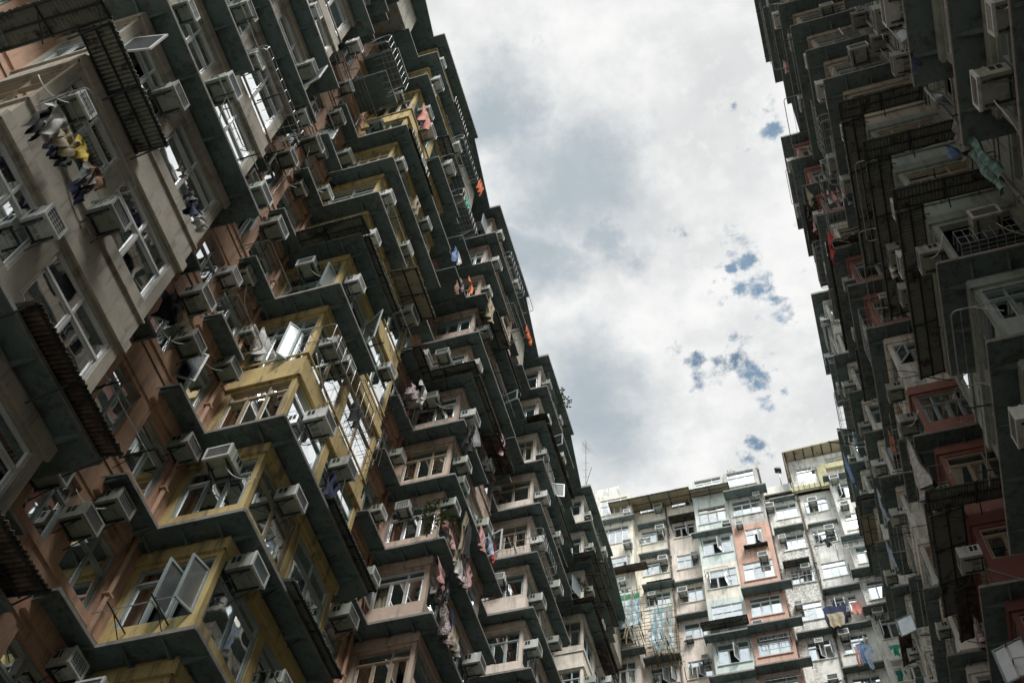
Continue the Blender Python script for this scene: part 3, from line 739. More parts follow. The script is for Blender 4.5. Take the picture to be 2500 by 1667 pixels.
RR = [(6.95, 11.5, [(7.5, 8.6), (9.6, 10.8)], [(7.4, 8.8)]), (15.2, 19.75, [(15.7, 16.9), (17.9, 19.1)], [(15.7, 17.0), (17.7, 19.2)]), (23.4, 27.95, [(24, 25.2), (26, 27.2)], [(24, 25.4), (25.9, 27.4)]),
      (31.6, 36.1, [(32, 33.2), (34.4, 35.5)], [(32, 33.4), (34.2, 35.6)]), (39.8, 46.8, [(40.4, 41.6), (42.6, 43.8)], [(40.3, 41.8), (42.5, 44)])]
for i, (a, b, wn, cn) in enumerate(RR):
    recess(rightb, -1, RX, a, b, RLEV, ['greygreen_render', 'beige_render', 'cream_render', 'stained_white', 'stained_white'][i], wn, cn, 'recessed wall of the right block')
    pipes(rightb, -1, RX, [a + .3, b - .5], -1.5, 50, 'pipe_grey')
recess(rightb, -1, RX, -22, 3.3, RLEV, 'greygreen_render', [(.6, 1.7)], [(-8, -2), (-1, 2.2)], 'near wall of the right block')
bk = MB(); bk.box((RX + .36, -22, -1.6), (RX + 12, 46.8, 50.0), 'grey_render'); occl(bk); child('rear_mass', bk, rightb)

# ================================================================== END BLOCK (faces -y)
EY = 46.7
endb = block('apartment_block', 'sunlit pale apartment block closing the end of the courtyard')
ELEV = [32.65 + 3 * k for k in range(10)]         # 32.65 ... 59.65, roof about 62.7
SX = 46.7 / 36.5
def e_col(x0, x1, prot, matf, partlabel, wins, cano, top=62.65, frames='white_frame', styles=None, sill=.95, head=2.5, lev=ELEV, blank=(), winmap={}):
    wins0 = wins
    W = MB(); yf = EY - prot
    T = lambda a, o, z: (a, yf - o, z)
    W.face([T(x0, 0, -1.6), T(x1, 0, -1.6), T(x1, 0, lev[0]), T(x0, 0, lev[0])], matf(0))
    for k, z in enumerate(lev):
        if z > top - 1: continue
        wins = winmap.get(k, wins0); mt = matf(k); hs = [] if k in blank else [(a, b, z + sill, z + head) for a, b in wins]
        zt = min(z + F, top)
        panel(W, T, x0, x1, z, zt, hs, mt, rev=.12)
        if prot > 0:
            for x in (x0, x1): W.face([(x, yf, z), (x, EY, z), (x, EY, zt), (x, yf, zt)], mt)
        if wins: bar(W, T, min(a for a, b in wins) - .08, max(b for a, b in wins) + .08, .002, .06, z + sill - .07, z + sill - .01, mt)
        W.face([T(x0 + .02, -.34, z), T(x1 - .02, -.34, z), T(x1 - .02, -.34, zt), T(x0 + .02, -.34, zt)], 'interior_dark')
        if k not in blank:
            for a, b in wins:
                sty = (styles or {}).get(k) or R.choice(['plain', 'grille', 'grille', 'open', 'plain', 'open2'])
                put_window(endb, ((a + b) / 2, yf, z + sill), (0, -1), b - a - .01, head - sill - .01, max(2, round((b - a) / .5)), sty, R.randrange(10), frames if not isinstance(frames, dict) else frames.get(k, 'white_frame'))
        cc = cano.get(k, cano.get('all'))
        if cc: e_canopy(cc[0], cc[1], yf, z + F - .22 if len(cc) < 4 else z + cc[3], cc[2], prot)
    W.face([(x0, yf, top), (x1, yf, top), (x1, EY + 8, top), (x0, EY + 8, top)], 'canopy_edge')
    occl(W); return child('facade_column', W, endb, partlabel)
def e_canopy(x0, x1, yf, z, d, prot=0):
    m_ = MB(); t = .07
    m_.hexa([(x0, yf - d, z - t - .05), (x1, yf - d, z - t - .05), (x1, yf, z - t), (x0, yf, z - t), (x0, yf - d, z - .05), (x1, yf - d, z - .05), (x1, yf, z), (x0, yf, z)], 'canopy_concrete')
    m_.box((x0, yf - d - .02, z - t - .06), (x1, yf - d, z - .03), 'canopy_edge')
    n = max(2, int((x1 - x0) / .7))
    for i in range(n + 1):
        x = x0 + .05 + (x1 - x0 - .1) * i / n
        m_.hexa([(x - .02, yf - d * .9, z - t - .06), (x + .02, yf - d * .9, z - t - .06), (x + .02, yf, z - t - .2), (x - .02, yf, z - t - .2), (x - .02, yf - d * .9, z - t - .047), (x + .02, yf - d * .9, z - t - .047), (x + .02, yf, z - t), (x - .02, yf, z - t)], 'canopy_concrete')
    put_canopy(endb, m_, [(x0 + (x1 - x0) * f, yf - d, z - .1) for f in (.1, .5, .9)])
K = len(ELEV)   # row 9 is the top storey (59.65), 8: 56.65, 7: 53.65, 6: 50.65, 5: 47.65, 4: 44.65
A0, A1 = -11.25, -9.0
e_col(-11.29, -9.0, .9, lambda k: {9: 'cream_render', 8: 'cream_render', 7: 'cream_render', 6: 'cream_render', 5: 'cream_render', 4: 'palepink_render'}.get(k, 'cream_render'), 'cream bay at the left corner of the end block', [(-11.1, -9.25)],
      {8: (-11.3, -8.8, .45), 5: (-11.3, -8.7, .5), 4: (-11.3, -8.6, .6), 3: (-11.3, -8.6, .6)}, top=62.2, styles={9: 'plain', 8: 'plain', 7: 'open', 4: 'grille'}, sill=.7, head=2.35)
e_col(-9.0, -6.85, 0, lambda k: 'palepink_render' if k < 6 else 'cream_render', 'cream wall column', [(-8.62, -7.1)], {8: (-8.8, -6.9, .45), 7: (-8.8, -6.85, .5), 6: (-8.7, -6.7, .6), 4: (-8.9, -6.8, .6)}, styles={8: 'open', 7: 'dark', 6: 'plain', 4: 'open2'}, sill=1.15, head=2.45, top=62.6)
e_col(-6.85, -4.95, 0, lambda k: 'palepink_render' if k < 9 else 'cream_render', 'pale pink wall column', [(-6.5, -5.15)], {8: (-6.75, -5.0, .55), 6: (-6.9, -4.96, .35), 5: (-6.9, -4.96, .5)}, styles={8: 'open', 7: 'plain', 6: 'plain', 5: 'plain', 4: 'open2'}, sill=1.15, head=2.45, top=62.6)
e_col(-4.95, -2.78, .85, lambda k: {6: 'cream_render'}.get(k, 'mint_render'), 'pale mint bay column', [(-4.72, -2.98)], {7: (-5.3, -2.8, .45), 4: (-5.3, -2.8, .6), 3: (-5.3, -2.8, .6)}, styles={9: 'mint', 8: 'plain', 7: 'open', 6: 'open2', 5: 'grille', 4: 'open'}, sill=.95, head=2.5, top=62.0, frames={8: 'brown_frame'})
e_col(-2.78, -.55, .95, lambda k: {9: 'grey_render', 8: 'grey_render'}.get(k, 'peach_render'), 'peeling peach bay column', [(-2.55, -.8)], {8: (-2.9, -.2, .75), 5: (-2.85, .0, .7), 4: (-2.85, .1, .7), 3: (-2.85, .1, .7)}, styles={9: 'grille', 8: 'mint', 7: 'open', 6: 'grille', 5: 'grille', 4: 'grille'}, sill=.95, head=2.5, top=62.0, winmap={7: [(-2.05, -1.05)]})
e_col(-.55, 1.52, 0, lambda k: 'white_render' if k != 9 else 'white_render', 'stained white wall column', [(.02, 1.35)], {8: (-.2, 1.4, .4), 7: (-.35, 1.45, .5), 6: (-.2, 1.3, .4), 4: (-.4, 1.7, .5)}, styles={8: 'grille', 7: 'plain', 6: 'dark', 5: 'plain', 4: 'open2'}, sill=1.0, head=2.4, top=60.2)
e_col(1.52, 3.62, 0, lambda k: 'white_render', 'white wall column', [(1.85, 3.25)], {7: (1.7, 3.5, .3), 5: (1.55, 3.7, .5), 4: (1.5, 3.8, .5), 3: (1.5, 3.8, .5)}, styles={8: 'dark', 7: 'open', 6: 'plain', 5: 'open2', 4: 'open'}, sill=1.05, head=2.35, top=59.6)
e_col(3.62, 5.6, .85, lambda k: 'white_render' if k > 6 else 'stained_white', 'white bay beside the right block', [(3.9, 5.3)], {8: (3.3, 5.9, .5), 6: (3.3, 5.9, .6), 5: (3.3, 5.9, .7), 4: (3.3, 5.9, .7)}, styles={7: 'grille', 6: 'open', 5: 'plain'}, sill=.8, head=2.3, top=59.6)
e_col(5.6, 9.5, 0, lambda k: 'stained_white', 'wall behind the right block', [], {}, top=59.6)
bk = MB(); bk.box((-20, EY + .36, -1.6), (16, EY + 9, 59.55), 'grey_render'); bk.box((-11.29, EY + .36, 59.55), (-.6, EY + 9, 62.55), 'grey_render')
bk.box((-9.9, EY + .37, 62.56), (-6.5, EY + 3, 62.9), 'grey_render')
occl(bk); child('rear_mass', bk, endb)
# penthouse on the right end of the roof
ph = MB(); zt = 63.0
Tp = lambda a, o, z: (a, EY - .25 - o, z)
panel(ph, Tp, 1.5, 6.6, 59.6, zt, [(1.85, 3.05, 60.75, 62.05), (3.8, 5.6, 61.85, 62.6), (3.95, 4.7, 59.8, 60.75)], 'white_render'); ph.face([(1.5, EY - .25, 59.6), (1.5, EY + 4, 59.6), (1.5, EY + 4, zt), (1.5, EY - .25, zt)], 'white_render')
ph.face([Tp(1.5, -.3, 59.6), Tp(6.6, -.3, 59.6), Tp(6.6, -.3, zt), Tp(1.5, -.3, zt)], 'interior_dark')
ph.hexa([(1.25, EY - 1.1, zt), (7.2, EY - 1.1, zt + .3), (7.2, EY + 3, zt + .3), (1.25, EY + 3, zt), (1.25, EY - 1.1, zt + .12), (7.2, EY - 1.1, zt + .42), (7.2, EY + 3, zt + .42), (1.25, EY + 3, zt + .12)], 'corr_cream')
for i in range(9): ph.box((1.4 + i * .6, EY - 1.05, zt - .05 + i * .03), (1.46 + i * .6, EY - .25, zt + .0 + i * .03), 'dark_metal')
ph.box((1.3, EY - 1.08, 60.2), (1.36, EY - .26, zt), 'corr_rust')
# lime painted trough below the penthouse
ph.box((3.15, EY - .5, 59.5), (3.7, EY - .26, 61.75), 'limegreen_paint'); ph.box((3.7, EY - .52, 61.2), (6.4, EY - .26, 61.7), 'limegreen_paint'); ph.box((1.3, EY - .42, 59.65), (3.15, EY - .26, 60.05), 'limegreen_paint')
for i in range(6): ph.box((1.4 + i * .34, EY - .45, 59.6), (1.44 + i * .34, EY - .42, 60.1), 'corr_rust')
child('penthouse', ph, endb, 'rooftop penthouse with lime green trough'); occl(ph)
put_window(endb, (2.45, EY - .25, 60.75), (0, -1), 1.19, 1.29, 3, 'grille', 3, 'white_frame')
put_window(endb, (4.7, EY - .25, 61.85), (0, -1), 1.79, .74, 3, 'plain', 3, 'white_frame')
put_window(endb, (4.325, EY - .25, 59.8), (0, -1), .74, .94, 2, 'plain', 3, 'white_frame')
for x in (-6.88, 1.56, -.5):
    P_ = MB(); P_.tube([(x, EY - .1, 30), (x, EY - .1, 61)], .055, 'corr_rust', 8)
    for z in range(32, 60, 3): P_.box((x - .09, EY - .17, z), (x + .09, EY - .001, z + .06), 'corr_rust')
    child('drain_pipe', P_, endb)
# parapet walls on the roof
pr = MB(); pr.box((-.5, EY - .12, 60.2), (1.49, EY + .1, 60.95), 'stained_white'); child('roof_parapet', pr, endb, 'mould-blackened roof parapet'); occl(pr)
pr = MB(); pr.box((-.62, EY - .95, 62.0), (-.42, EY + .5, 63.0), 'grey_render'); child('fire_wall', pr, endb)
pr = MB(); pr.box((-12.2, EY + 1.5, 60), (-10.3, EY + 3.5, 66.6), 'stained_white'); child('stair_head', pr, endb, 'mould-blackened stair head'); occl(pr)
pr = MB(); pr.box((-10.2, EY + 2.6, 62.6), (-10.12, EY + 2.7, 67.0), 'galvanised'); child('vent_pipe', pr, endb)

# ================================================================== THINGS ON THE BLOCKS
def short(a): return ORD[a] if a < len(ORD) else 'lower'
LAB = {}
def once(l):
    if l in LAB: return None
    LAB[l] = 1; return l
COLNAME = {0: 'beige', 1: 'beige', 2: 'beige', 3: 'greenish', 4: 'beige', 5: 'beige', 6: 'white', 7: 'white'}
def acadj(var): return ['beige', 'beige', 'greenish', 'white'][(var // 2) % 4]
LN = ['near beige', 'yellow', 'pale pink', 'stained pink', 'far cream']; RN = ['near grey-green', 'beige', 'red', 'stained cream', 'far cream']
LRN = ['before the yellow bay', 'after the yellow bay', 'before the stained pink bay', 'before the far cream bay', 'at the far corner']
RRN = ['before the beige bay', 'before the red bay', 'after the red bay', 'before the far cream bay', 'at the far corner']
taken = []
def free(p, d=.95):
    if any((Vector(p) - q).length < d for q in taken): return False
    taken.append(Vector(p)); return True
def floor_of(z, levs): return len(levs) - 1 - max(0, min(len(levs) - 1, int((z - levs[0]) // 3)))
def where(side, y):
    B, N, Q = (LB, LN, LRN) if side == 'left' else (RB, RN, RRN)
    for i, b in enumerate(B):
        if b[0] - .5 <= y <= b[1] + .45: return 'bay', i, N[i] + ' bay'
    for i, b in enumerate(B):
        if y < b[0]: return 'rec', max(0, i - 1), Q[max(0, i - 1)]
    return 'rec', 4, Q[4]
def sideface_label(side): return 'end wall of'
def ac_side(side, px, py, listed=True):
    s, xf, xw, lv = (1, LF, LX, LLEV) if side == 'left' else (-1, RF, RX, RLEV)
    p = atx(px, py, xf + s * .58); kind, i, nm = where(side, p.y)
    if kind == 'rec': p = atx(px, py, xw + s * .58); k2, i, nm = where(side, p.y); nm = nm if k2 == 'rec' else 'beside the ' + nm
    x = xf if kind == 'bay' else xw
    add_ac(side, Vector((x, p.y, p.z - .2)), (s, 0), kind, nm, lv)
def add_ac(side, p, n, kind, nm, lv, var=None):
    if not free(p): return
    var = R.randrange(16) if var is None else var; fl = ORD[floor_of(p.z, lv)]
    B = LB if side == 'left' else RB
    if kind == 'bay':
        b = B[(LN if side == 'left' else RN).index(nm[:-4])]
        f = (p.y - b[0]) / (b[1] - b[0]); e = 'front near corner' if f < .33 else 'front middle' if f < .66 else 'front far corner'
        if n[1] != 0: e = 'end wall'
        l = f'{acadj(var)} air conditioner, {e} of {side} {nm}, {fl} storey from roof'
    else: l = f'{acadj(var)} air conditioner, {side} recess {nm}, {fl} storey from roof'
    l2 = once(l)
    if not l2: 
        l2 = once(l.replace('air conditioner', 'boxy air conditioner'))
        if not l2: return
    put_ac(p, n, l2, var)
def ov(l): return [(a / .9408, b / .9408) for a, b in l]
for q in ov([(232, 228), (155, 500), (295, 485), (485, 680), (430, 215), (545, 195), (620, 130), (735, 155), (600, 625), (655, 520), (685, 357), (625, 440), (718, 425), (575, 545), (765, 340), (725, 262), (555, 840), (460, 1020), (305, 1150), (205, 1515), (765, 965), (830, 830), (850, 885), (705, 1140), (605, 1305), (820, 1070), (740, 1225), (825, 1410), (690, 1560), (960, 565), (900, 1170), (960, 1265), (1060, 1160), (1080, 1110), (795, 265), (840, 100), (885, 205), (900, 130), (745, 20), (590, 20), (1000, 300), (985, 370), (1010, 205)]):
    ac_side('left', *q)
for q in ov([(2230, 50), (1995, 50), (2045, 150), (2010, 35), (2060, 610), (1965, 225), (1890, 235), (2030, 590), (1955, 640), (2060, 980), (2345, 960), (1930, 430), (2115, 1570), (2030, 905)]):
    ac_side('right', *q)
add_ac('right', Vector((5.35, 11.5, 21.6)), (0, -1), 'bay', 'beige bay', RLEV, 2)
add_ac('right', Vector((5.5, 11.5, 40.0)), (0, -1), 'bay', 'beige bay', RLEV, 1)
for side, B, N, Rr, s, xf, xw, lv in (('left', LB, LN, LR, 1, LF, LX, LLEV), ('right', RB, RN, RR, -1, RF, RX, RLEV)):
    for i, b in enumerate(B):
        for z in lv:
            if side == 'left' and i == 0 and z < 18: continue
            if R.random() < .78: add_ac(side, Vector((xf, b[0] + R.uniform(.3, .7), z + R.uniform(1.2, 1.7))), (s, 0), 'bay', N[i] + ' bay', lv)
            if R.random() < .5: add_ac(side, Vector((xf, b[1] - R.uniform(.4, 1.2), z + R.uniform(1.3, 1.9))), (s, 0), 'bay', N[i] + ' bay', lv)
            if R.random() < .28: add_ac(side, Vector(((xf + xw) / 2 + R.uniform(-.3, .3), b[0], z + 1.9)), (0, -1), 'bay', N[i] + ' bay', lv)
    for i, r_ in enumerate(Rr):
        for z in lv:
            for a, c in r_[2]:
                if R.random() < .55: add_ac(side, Vector((xw, c + .15, z + R.uniform(1.3, 1.8))), (s, 0), 'rec', (LRN if side == 'left' else RRN)[i], lv)
ECOL = [(-11.29, -9.0, .9, 'left corner'), (-9.0, -6.85, 0, 'cream'), (-6.85, -4.95, 0, 'pale pink'), (-4.95, -2.78, .85, 'mint'), (-2.78, -.55, .95, 'peach'), (-.55, 1.52, 0, 'stained white'), (1.52, 3.62, 0, 'white'), (3.62, 6.6, .85, 'right-hand white')]
def e_ac(a, b, var=None):
    px, py = 1400 + a * .3546, 1112 + b * .3546
    p = aty(px, py, EY - .6); c = next((c for c in ECOL if c[0] <= p.x <= c[1]), None)
    if not c: return
    p = aty(px, py, EY - c[2] - .6); q = Vector((p.x, EY - c[2], p.z - .2))
    if not free(q, .7): return
    var = R.choice([6, 7, 14, 0, 15, 1]) if var is None else var
    h = 'left' if p.x < (c[0] + c[1]) / 2 else 'right'
    l = once(f'{acadj(var)} air conditioner {h} of the window, {c[3]} column of end block, {ORD[max(0, floor_of(p.z, ELEV))]} storey')
    if l: put_ac(q, (0, -1), l, var)
for q in [(360, 360), (575, 335), (590, 480), (1135, 440), (1250, 240), (1345, 330), (365, 580), (610, 690), (825, 650), (325, 830), (530, 920), (745, 910), (1300, 665), (1430, 535), (1755, 480), (1640, 290), (1860, 310), (1590, 740), (1035, 1190), (1265, 1140), (1680, 1240), (1855, 1200), (900, 1360), (1305, 1410), (2090, 1050), (1790, 135), (1655, 60), (1540, 990), (1045, 440), (1780, 1510), (790, 1220), (860, 1210), (1870, 1035), (1500, 1035)]:
    e_ac(*q)

# ---- corrugated awnings
def cside(side, y0, y1, z, label, near=False, depth=.62, drop=.12, mat='corr_steel', xb=None):
    s, xf, xw = (1, LF, LX) if side == 'left' else (-1, RF, RX)
    xb = xf if xb is None else xb
    corrugated((xb, y0, z + .12), (xb, y1, z + .12), (s, 0, 0), depth, drop, mat, label)
    if near: corrugated((xw + s * .2, y0 + .001, z + .115), (xf + s * depth, y0 + .001, z + .115), (0, -1, 0), depth * .9, drop, mat, label.replace('awning', 'awning return'))
cside('left', 4.65, 7.2, 13.15, 'long rusty corrugated awning under the big window of the near beige bay', depth=.85, mat='corr_rust', drop=.2)
cside('left', 2.3, 4.6, 19.0, 'grey corrugated awning with framed underside at the top left corner', near=True, depth=.7)
cside('left', 4.9, 7.3, 10.3, 'lower rusty corrugated awning on the near beige bay', depth=.9, mat='corr_rust')
cside('left', 12.7, 15.4, 19.25, 'grey corrugated awning on the far half of the left yellow bay', depth=.68)
cside('left', 12.3, 14.9, 16.2, 'lower dark corrugated awning on the left yellow bay', depth=.66)
cside('left', 10.6, 13.0, 28.15, 'dark corrugated awning wrapping the near corner of the yellow bay', near=True, depth=.7)
cside('left', 10.6, 13.1, 37.1, 'small dark corrugated awning high on the yellow bay', depth=.6)
cside('left', 12.6, 15.2, 46.1, 'dark teal corrugated awning close under the left eaves', depth=.6)
cside('left', 17.2, 18.9, 34.1, 'short corrugated awning in the left recess before the pale pink bay', xb=LX, depth=.9, near=False)
cside('left', 18.9, 23.2, 34.15, 'corrugated awning wrapping the pale pink bay of the left block', near=True, depth=.72)
cside('left', 21.0, 23.3, 40.15, 'corrugated awning at the far end of the pale pink bay', depth=.62)
cside('left', 27.1, 31.4, 43.15, 'rusty corrugated awning wrapping the stained pink bay high up', near=True, depth=.7, mat='corr_rust')
cside('left', 28.8, 31.8, 40.1, 'dark corrugated awning on the far half of the stained pink bay', depth=.6)
cside('left', 35.3, 39.6, 43.15, 'dark corrugated awning wrapping the far cream bay of the left block', near=True, depth=.8, mat='corr_steel')
cside('left', 35.3, 39.6, 40.05, 'rusty corrugated awning with weeds on the far cream bay', near=True, depth=.7, mat='corr_rust')
cside('right', 11.2, 15.5, 29.15, 'uppermost of the corrugated awnings stacked on the right beige bay', near=True)
cside('right', 11.2, 15.5, 26.15, 'middle corrugated awning of three on the right beige bay', near=True)
cside('right', 11.2, 15.5, 23.15, 'lowest corrugated awning of three on the right beige bay', near=True)
cside('right', 19.5, 22.9, 23.2, 'green-lit corrugated awning wrapping the right red bay', near=True, depth=.9, drop=.2)
cside('right', 19.5, 23.6, 38.2, 'rusty corrugated awning wrapping the red bay high up', near=True, mat='corr_rust')
cside('right', 21.8, 24.0, 35.2, 'short black corrugated awning at the far end of the red bay', depth=.6)
cside('right', 35.9, 40.0, 44.2, 'black corrugated awning on the far cream bay of the right block', near=True, depth=.7)
def eawn(x0px, x1px, ypx, prot, depth, label, mat='corr_rust', drop=.22):
    a = aty(1400 + x0px * .3546, 1112 + ypx[0] * .3546, EY - prot - depth); b = aty(1400 + x1px * .3546, 1112 + ypx[1] * .3546, EY - prot - depth)
    corrugated((a.x, EY - prot - .003, (a.z + b.z) / 2 + drop), (b.x, EY - prot - .003, (a.z + b.z) / 2 + drop), (0, -1, 0), depth, drop, mat, label)
eawn(235, 790, (330, 205), 0, 1.5, 'long sloping corrugated roof canopy along the left half of the end block', 'corr_cream', .35)
eawn(790, 1065, (230, 185), .85, .9, 'grey corrugated roof canopy above the mint bay', 'corr_cream', .3)
eawn(650, 830, (415, 385), 0, .8, 'small rusty corrugated awning over the pale pink column window')
eawn(215, 500, (765, 740), .9, .8, 'brown corrugated awning on the left corner bay of the end block')
eawn(500, 680, (860, 848), 0, .7, 'rusty corrugated awning over the cream column of the end block')
eawn(868, 1195, (1140, 1095), .85, .9, 'wide dark corrugated awning over the lower mint bay', 'corr_steel')
eawn(1168, 1335, (615, 590), .95, .45, 'small rusty corrugated hood over the peach bay window')
eawn(1435, 1622, (718, 705), 0, .7, 'dark corrugated awning over the barred window of the stained white column', 'corr_steel')

HG = random.Random(77)
for side, B, lv, N in (('left', LB, LLEV, LN), ('right', RB, RLEV, RN)):
    for i, b in enumerate(B):
        for k, z in enumerate(lv):
            if i and k > 3 and HG.random() < .16 and (i, side) != (1, 'right'):
                a = b[0] + HG.choice([.1, 1.9]); cside(side, a, a + 1.8, z - .42, f'small corrugated hood, {"near" if a < b[0] + 1 else "far"} half of {side} {N[i]} bay, {ORD[len(lv) - 1 - k]} storey from roof', depth=HG.uniform(.6, .95), drop=.18, mat=HG.choice(['corr_rust', 'corr_steel', 'corr_cream']))
# ---- laundry: garments placed where the ray through that spot meets a wall
BV = BVHTree.FromPolygons(OCV, OCF)
def wallpoint(px, py, off):
    d = ray(px, py).normalized(); loc, nrm, idx, dist = BV.ray_cast(Vector((0, 0, 0)), d)
    if loc is None: return None, None
    # snap to the wall planes
    if px < 1440 and loc.y < 46:
        x = LF if loc.x > (LF + LX) / 2 - .2 else LX; p = atx(px, py, x + off); return p, (1, 0)
    if loc.y > 45.2: return aty(px, py, EY - (.9 if any(c[0] < loc.x < c[1] and c[2] for c in ECOL) else 0) - off), (0, -1)
    x = RF if loc.x < (RF + RX) / 2 + .2 else RX; return atx(px, py, x - off), (-1, 0)
def cloth(px, py, wd, ht, kind, colr_, label, off=.5, mat=None, along=0.0, billow=.12):
    p, n = wallpoint(px, py, off)
    if p is None: return
    put_cloth(p, n, wd, ht, kind, mat or 'cloth_' + colr_, label, along, seed=int(px + py), billow=billow)
def r1(a, b): return (a * .3546, b * .3546)
def r4(a, b): return (800 + a * .3546, b * .3546)
def r5(a, b): return (700 + a * .3546, 556 + b * .3546)
def r6(a, b): return (700 + a * .3546, 1112 + b * .3546)
def r2(a, b): return (a * .3546, 556 + b * .3546)
def r7(a, b): return (1400 + a * .3546, 1112 + b * .3546)
def q1(a, b): return (1800 + a * .2976, b * .2976)
def q2(a, b): return (1800 + a * .2976, 466 + b * .2976)
def q3(a, b): return (1800 + a * .2976, 932 + b * .2976)
def q4(a, b): return (1950 + a * .2551, 1267 + b * .2551)
G_ = 'hanging from the rack on the near beige bay'
cloth(*r1(440, 790), .52, .62, 'shirt', 'white', 'crumpled white shirt ' + G_, .55, billow=.2)
cloth(*r1(500, 930), .34, .50, 'towel', 'khaki', 'thin khaki towel between the white shirt and yellow shirt', .55, billow=.2)
cloth(*r1(350, 800), .30, .65, 'towel', 'black', 'black towel ' + G_ + ' beside the white shirt', .35, billow=.15)
cloth(*r1(590, 1000), .36, .52, 'shirt', 'yellow', 'bright yellow shirt ' + G_, .6, billow=.22)
cloth(*r1(480, 1040), .30, .55, 'towel', 'black', 'black cloth beside the yellow shirt', .35, billow=.15)
cloth(*r1(440, 960), .30, .60, 'towel', 'navy', 'dark towel between the black towel and the black cloth', .32, billow=.15)
cloth(*r1(640, 1180), .34, .55, 'shirt', 'grey', 'striped grey shirt next to the rust-orange shirt', .5, billow=.2)
cloth(*r1(700, 1200), .40, .50, 'shirt', 'brown', 'rust-brown shirt at the far end of the near rack', .6, billow=.2)
cloth(*r1(620, 1240), .32, .60, 'trousers', 'navy', 'dark navy trousers at the far end of the near rack', .35, billow=.2)
cloth(*r2(1240, 480), .55, .75, 'trousers', 'black', 'black trousers on the corner rack below the salmon wall', .7, billow=.2)
cloth(*r2(1180, 500), .6, .8, 'shirt', 'navy', 'dark navy shirt on the corner rack below the salmon wall', .5, billow=.2)
cloth(*r2(1300, 620), .3, .6, 'towel', 'khaki', 'striped khaki towel on the corner rack by the salmon wall', .75, billow=.15)
cloth(*r1(1260, 1170), .3, .18, 'towel', 'floral', 'small floral cloth on the rod high above the near bay', .5)
cloth(*r1(1350, 1400), .5, .5, 'shirt', 'navy', 'navy shirt bunched on the rod beside the near bay windows', .5, billow=.2)
cloth(*r1(1330, 1330), .4, .3, 'shirt', 'grey', 'grey shirt bunched on the rod beside the near bay windows', .5, billow=.2)
cloth(*r1(1400, 1500), .4, .25, 'towel', 'white', 'white cloth at the lower end of the rod by the near bay', .5, billow=.2)
cloth(*r2(1850, 740), .55, 1.0, 'sheet', 'white', 'big dirty white bundle hanging at the yellow bay corner', .5, billow=.3)
cloth(*r4(690, 780), .75, 1.5, 'sheet', 'salmon', 'salmon pink bedsheet hanging high on the yellow bay', .8, billow=.25)
cloth(*r4(300, 880), .6, .8, 'shirt', 'lightblue', 'light blue and white shirt high in the left recess', .5)
cloth(*r4(1060, 1260), .5, .9, 'towel', 'orange', 'bright orange towel close to the left skyline', .6)
cloth(*r4(960, 1365), .5, .7, 'towel', 'teal', 'turquoise green towel near the left skyline', .8)
cloth(*r5(1270, 365), .45, 1.0, 'shirt', 'orange', 'bright orange shirt drying before the pale pink bay window', .6)
cloth(*r5(1210, 370), .35, .8, 'shirt', 'grey', 'grey shirt left of the bright orange shirt', .6)
cloth(*r5(1180, 375), .3, .8, 'trousers', 'brown', 'brown trousers left of the bright orange shirt', .6)
cloth(*r5(1415, 510), .6, 1.3, 'sheet', 'khaki', 'tan sheet hanging below the tilted pane', .7, billow=.2)
cloth(*r5(1670, 720), .9, .5, 'towel', 'orange', 'orange striped towel at the left skyline', .7)
cloth(*r5(950, 1080), .6, 1.1, 'shirt', 'white', 'white shirt blowing beside a boxy air conditioner', .9, billow=.3)
cloth(*r5(870, 1070), .5, .9, 'dress', 'floral', 'floral dress blowing next to the white shirt', .7, billow=.3)
cloth(*r5(1260, 1370), .7, 1.2, 'trousers', 'black', 'black trousers hanging at the pale pink bay corner', .8, billow=.2)
cloth(*r5(1310, 1380), .5, 1.1, 'shirt', 'grey', 'grey shirt right of the black trousers', .9, billow=.2)
cloth(*r5(1170, 150), .4, .9, 'shirt', 'blue', 'blue shirt hanging high in the middle of the left block', .7)
cloth(*r5(1190, 190), .4, .9, 'shirt', 'white', 'white shirt just below the blue shirt', .6)
cloth(*r5(1490, 1440), .5, 1.1, 'shirt', 'pink', 'pink shirt on the upper part of the stained pink bay', .7)
cloth(*r6(1070, 760), .75, .75, 'towel', 'pink', 'pink towel drying at the corner of the salmon bay', .5)
cloth(*r6(1060, 850), .8, .75, 'dress', 'floral', 'dark floral dress below the pink towel', .4, billow=.1)
cloth(*r6(1120, 770), .3, 1.3, 'trousers', 'black', 'black trousers right of the pink towel', .6)
cloth(*r6(1100, 1040), .8, 1.1, 'dress', 'floral', 'large floral dress on the lower pink bay', .6, billow=.25)
cloth(*r6(1150, 1080), .5, 1.1, 'trousers', 'navy', 'navy trousers beside the large floral dress', .6)
cloth(*r6(1160, 1200), .5, .7, 'towel', 'khaki', 'green-beige towel under the floral dress', .7)
cloth(*r6(1180, 1280), .5, .4, 'towel', 'white', 'white rag under the green-beige towel', .7)
cloth(*r6(1240, 400), .4, 1.7, 'trousers', 'khaki', 'long striped trousers hanging beside the pale pink bay', .9)
cloth(*r6(1265, 470), .4, 1.4, 'trousers', 'black', 'long black trousers next to the striped trousers', .9)
cloth(*r6(1140, 540), .5, .6, 'shirt', 'pink', 'rosy shirt on the far side of the plant sill', .8)
cloth(*r6(1170, 640), .5, .6, 'shirt', 'khaki', 'khaki shirt below the rosy shirt', .8)
cloth(*r6(1200, 720), .6, .7, 'sheet', 'white', 'white sheet below the khaki shirt', .8)
cloth(*r6(1230, 790), .5, .7, 'dress', 'floral', 'floral dress lowest in the row below the plant sill', .8)
cloth(*r6(1435, 600), .5, 1.0, 'shirt', 'red', 'bright red shirt beside the stained pink bay', .9)
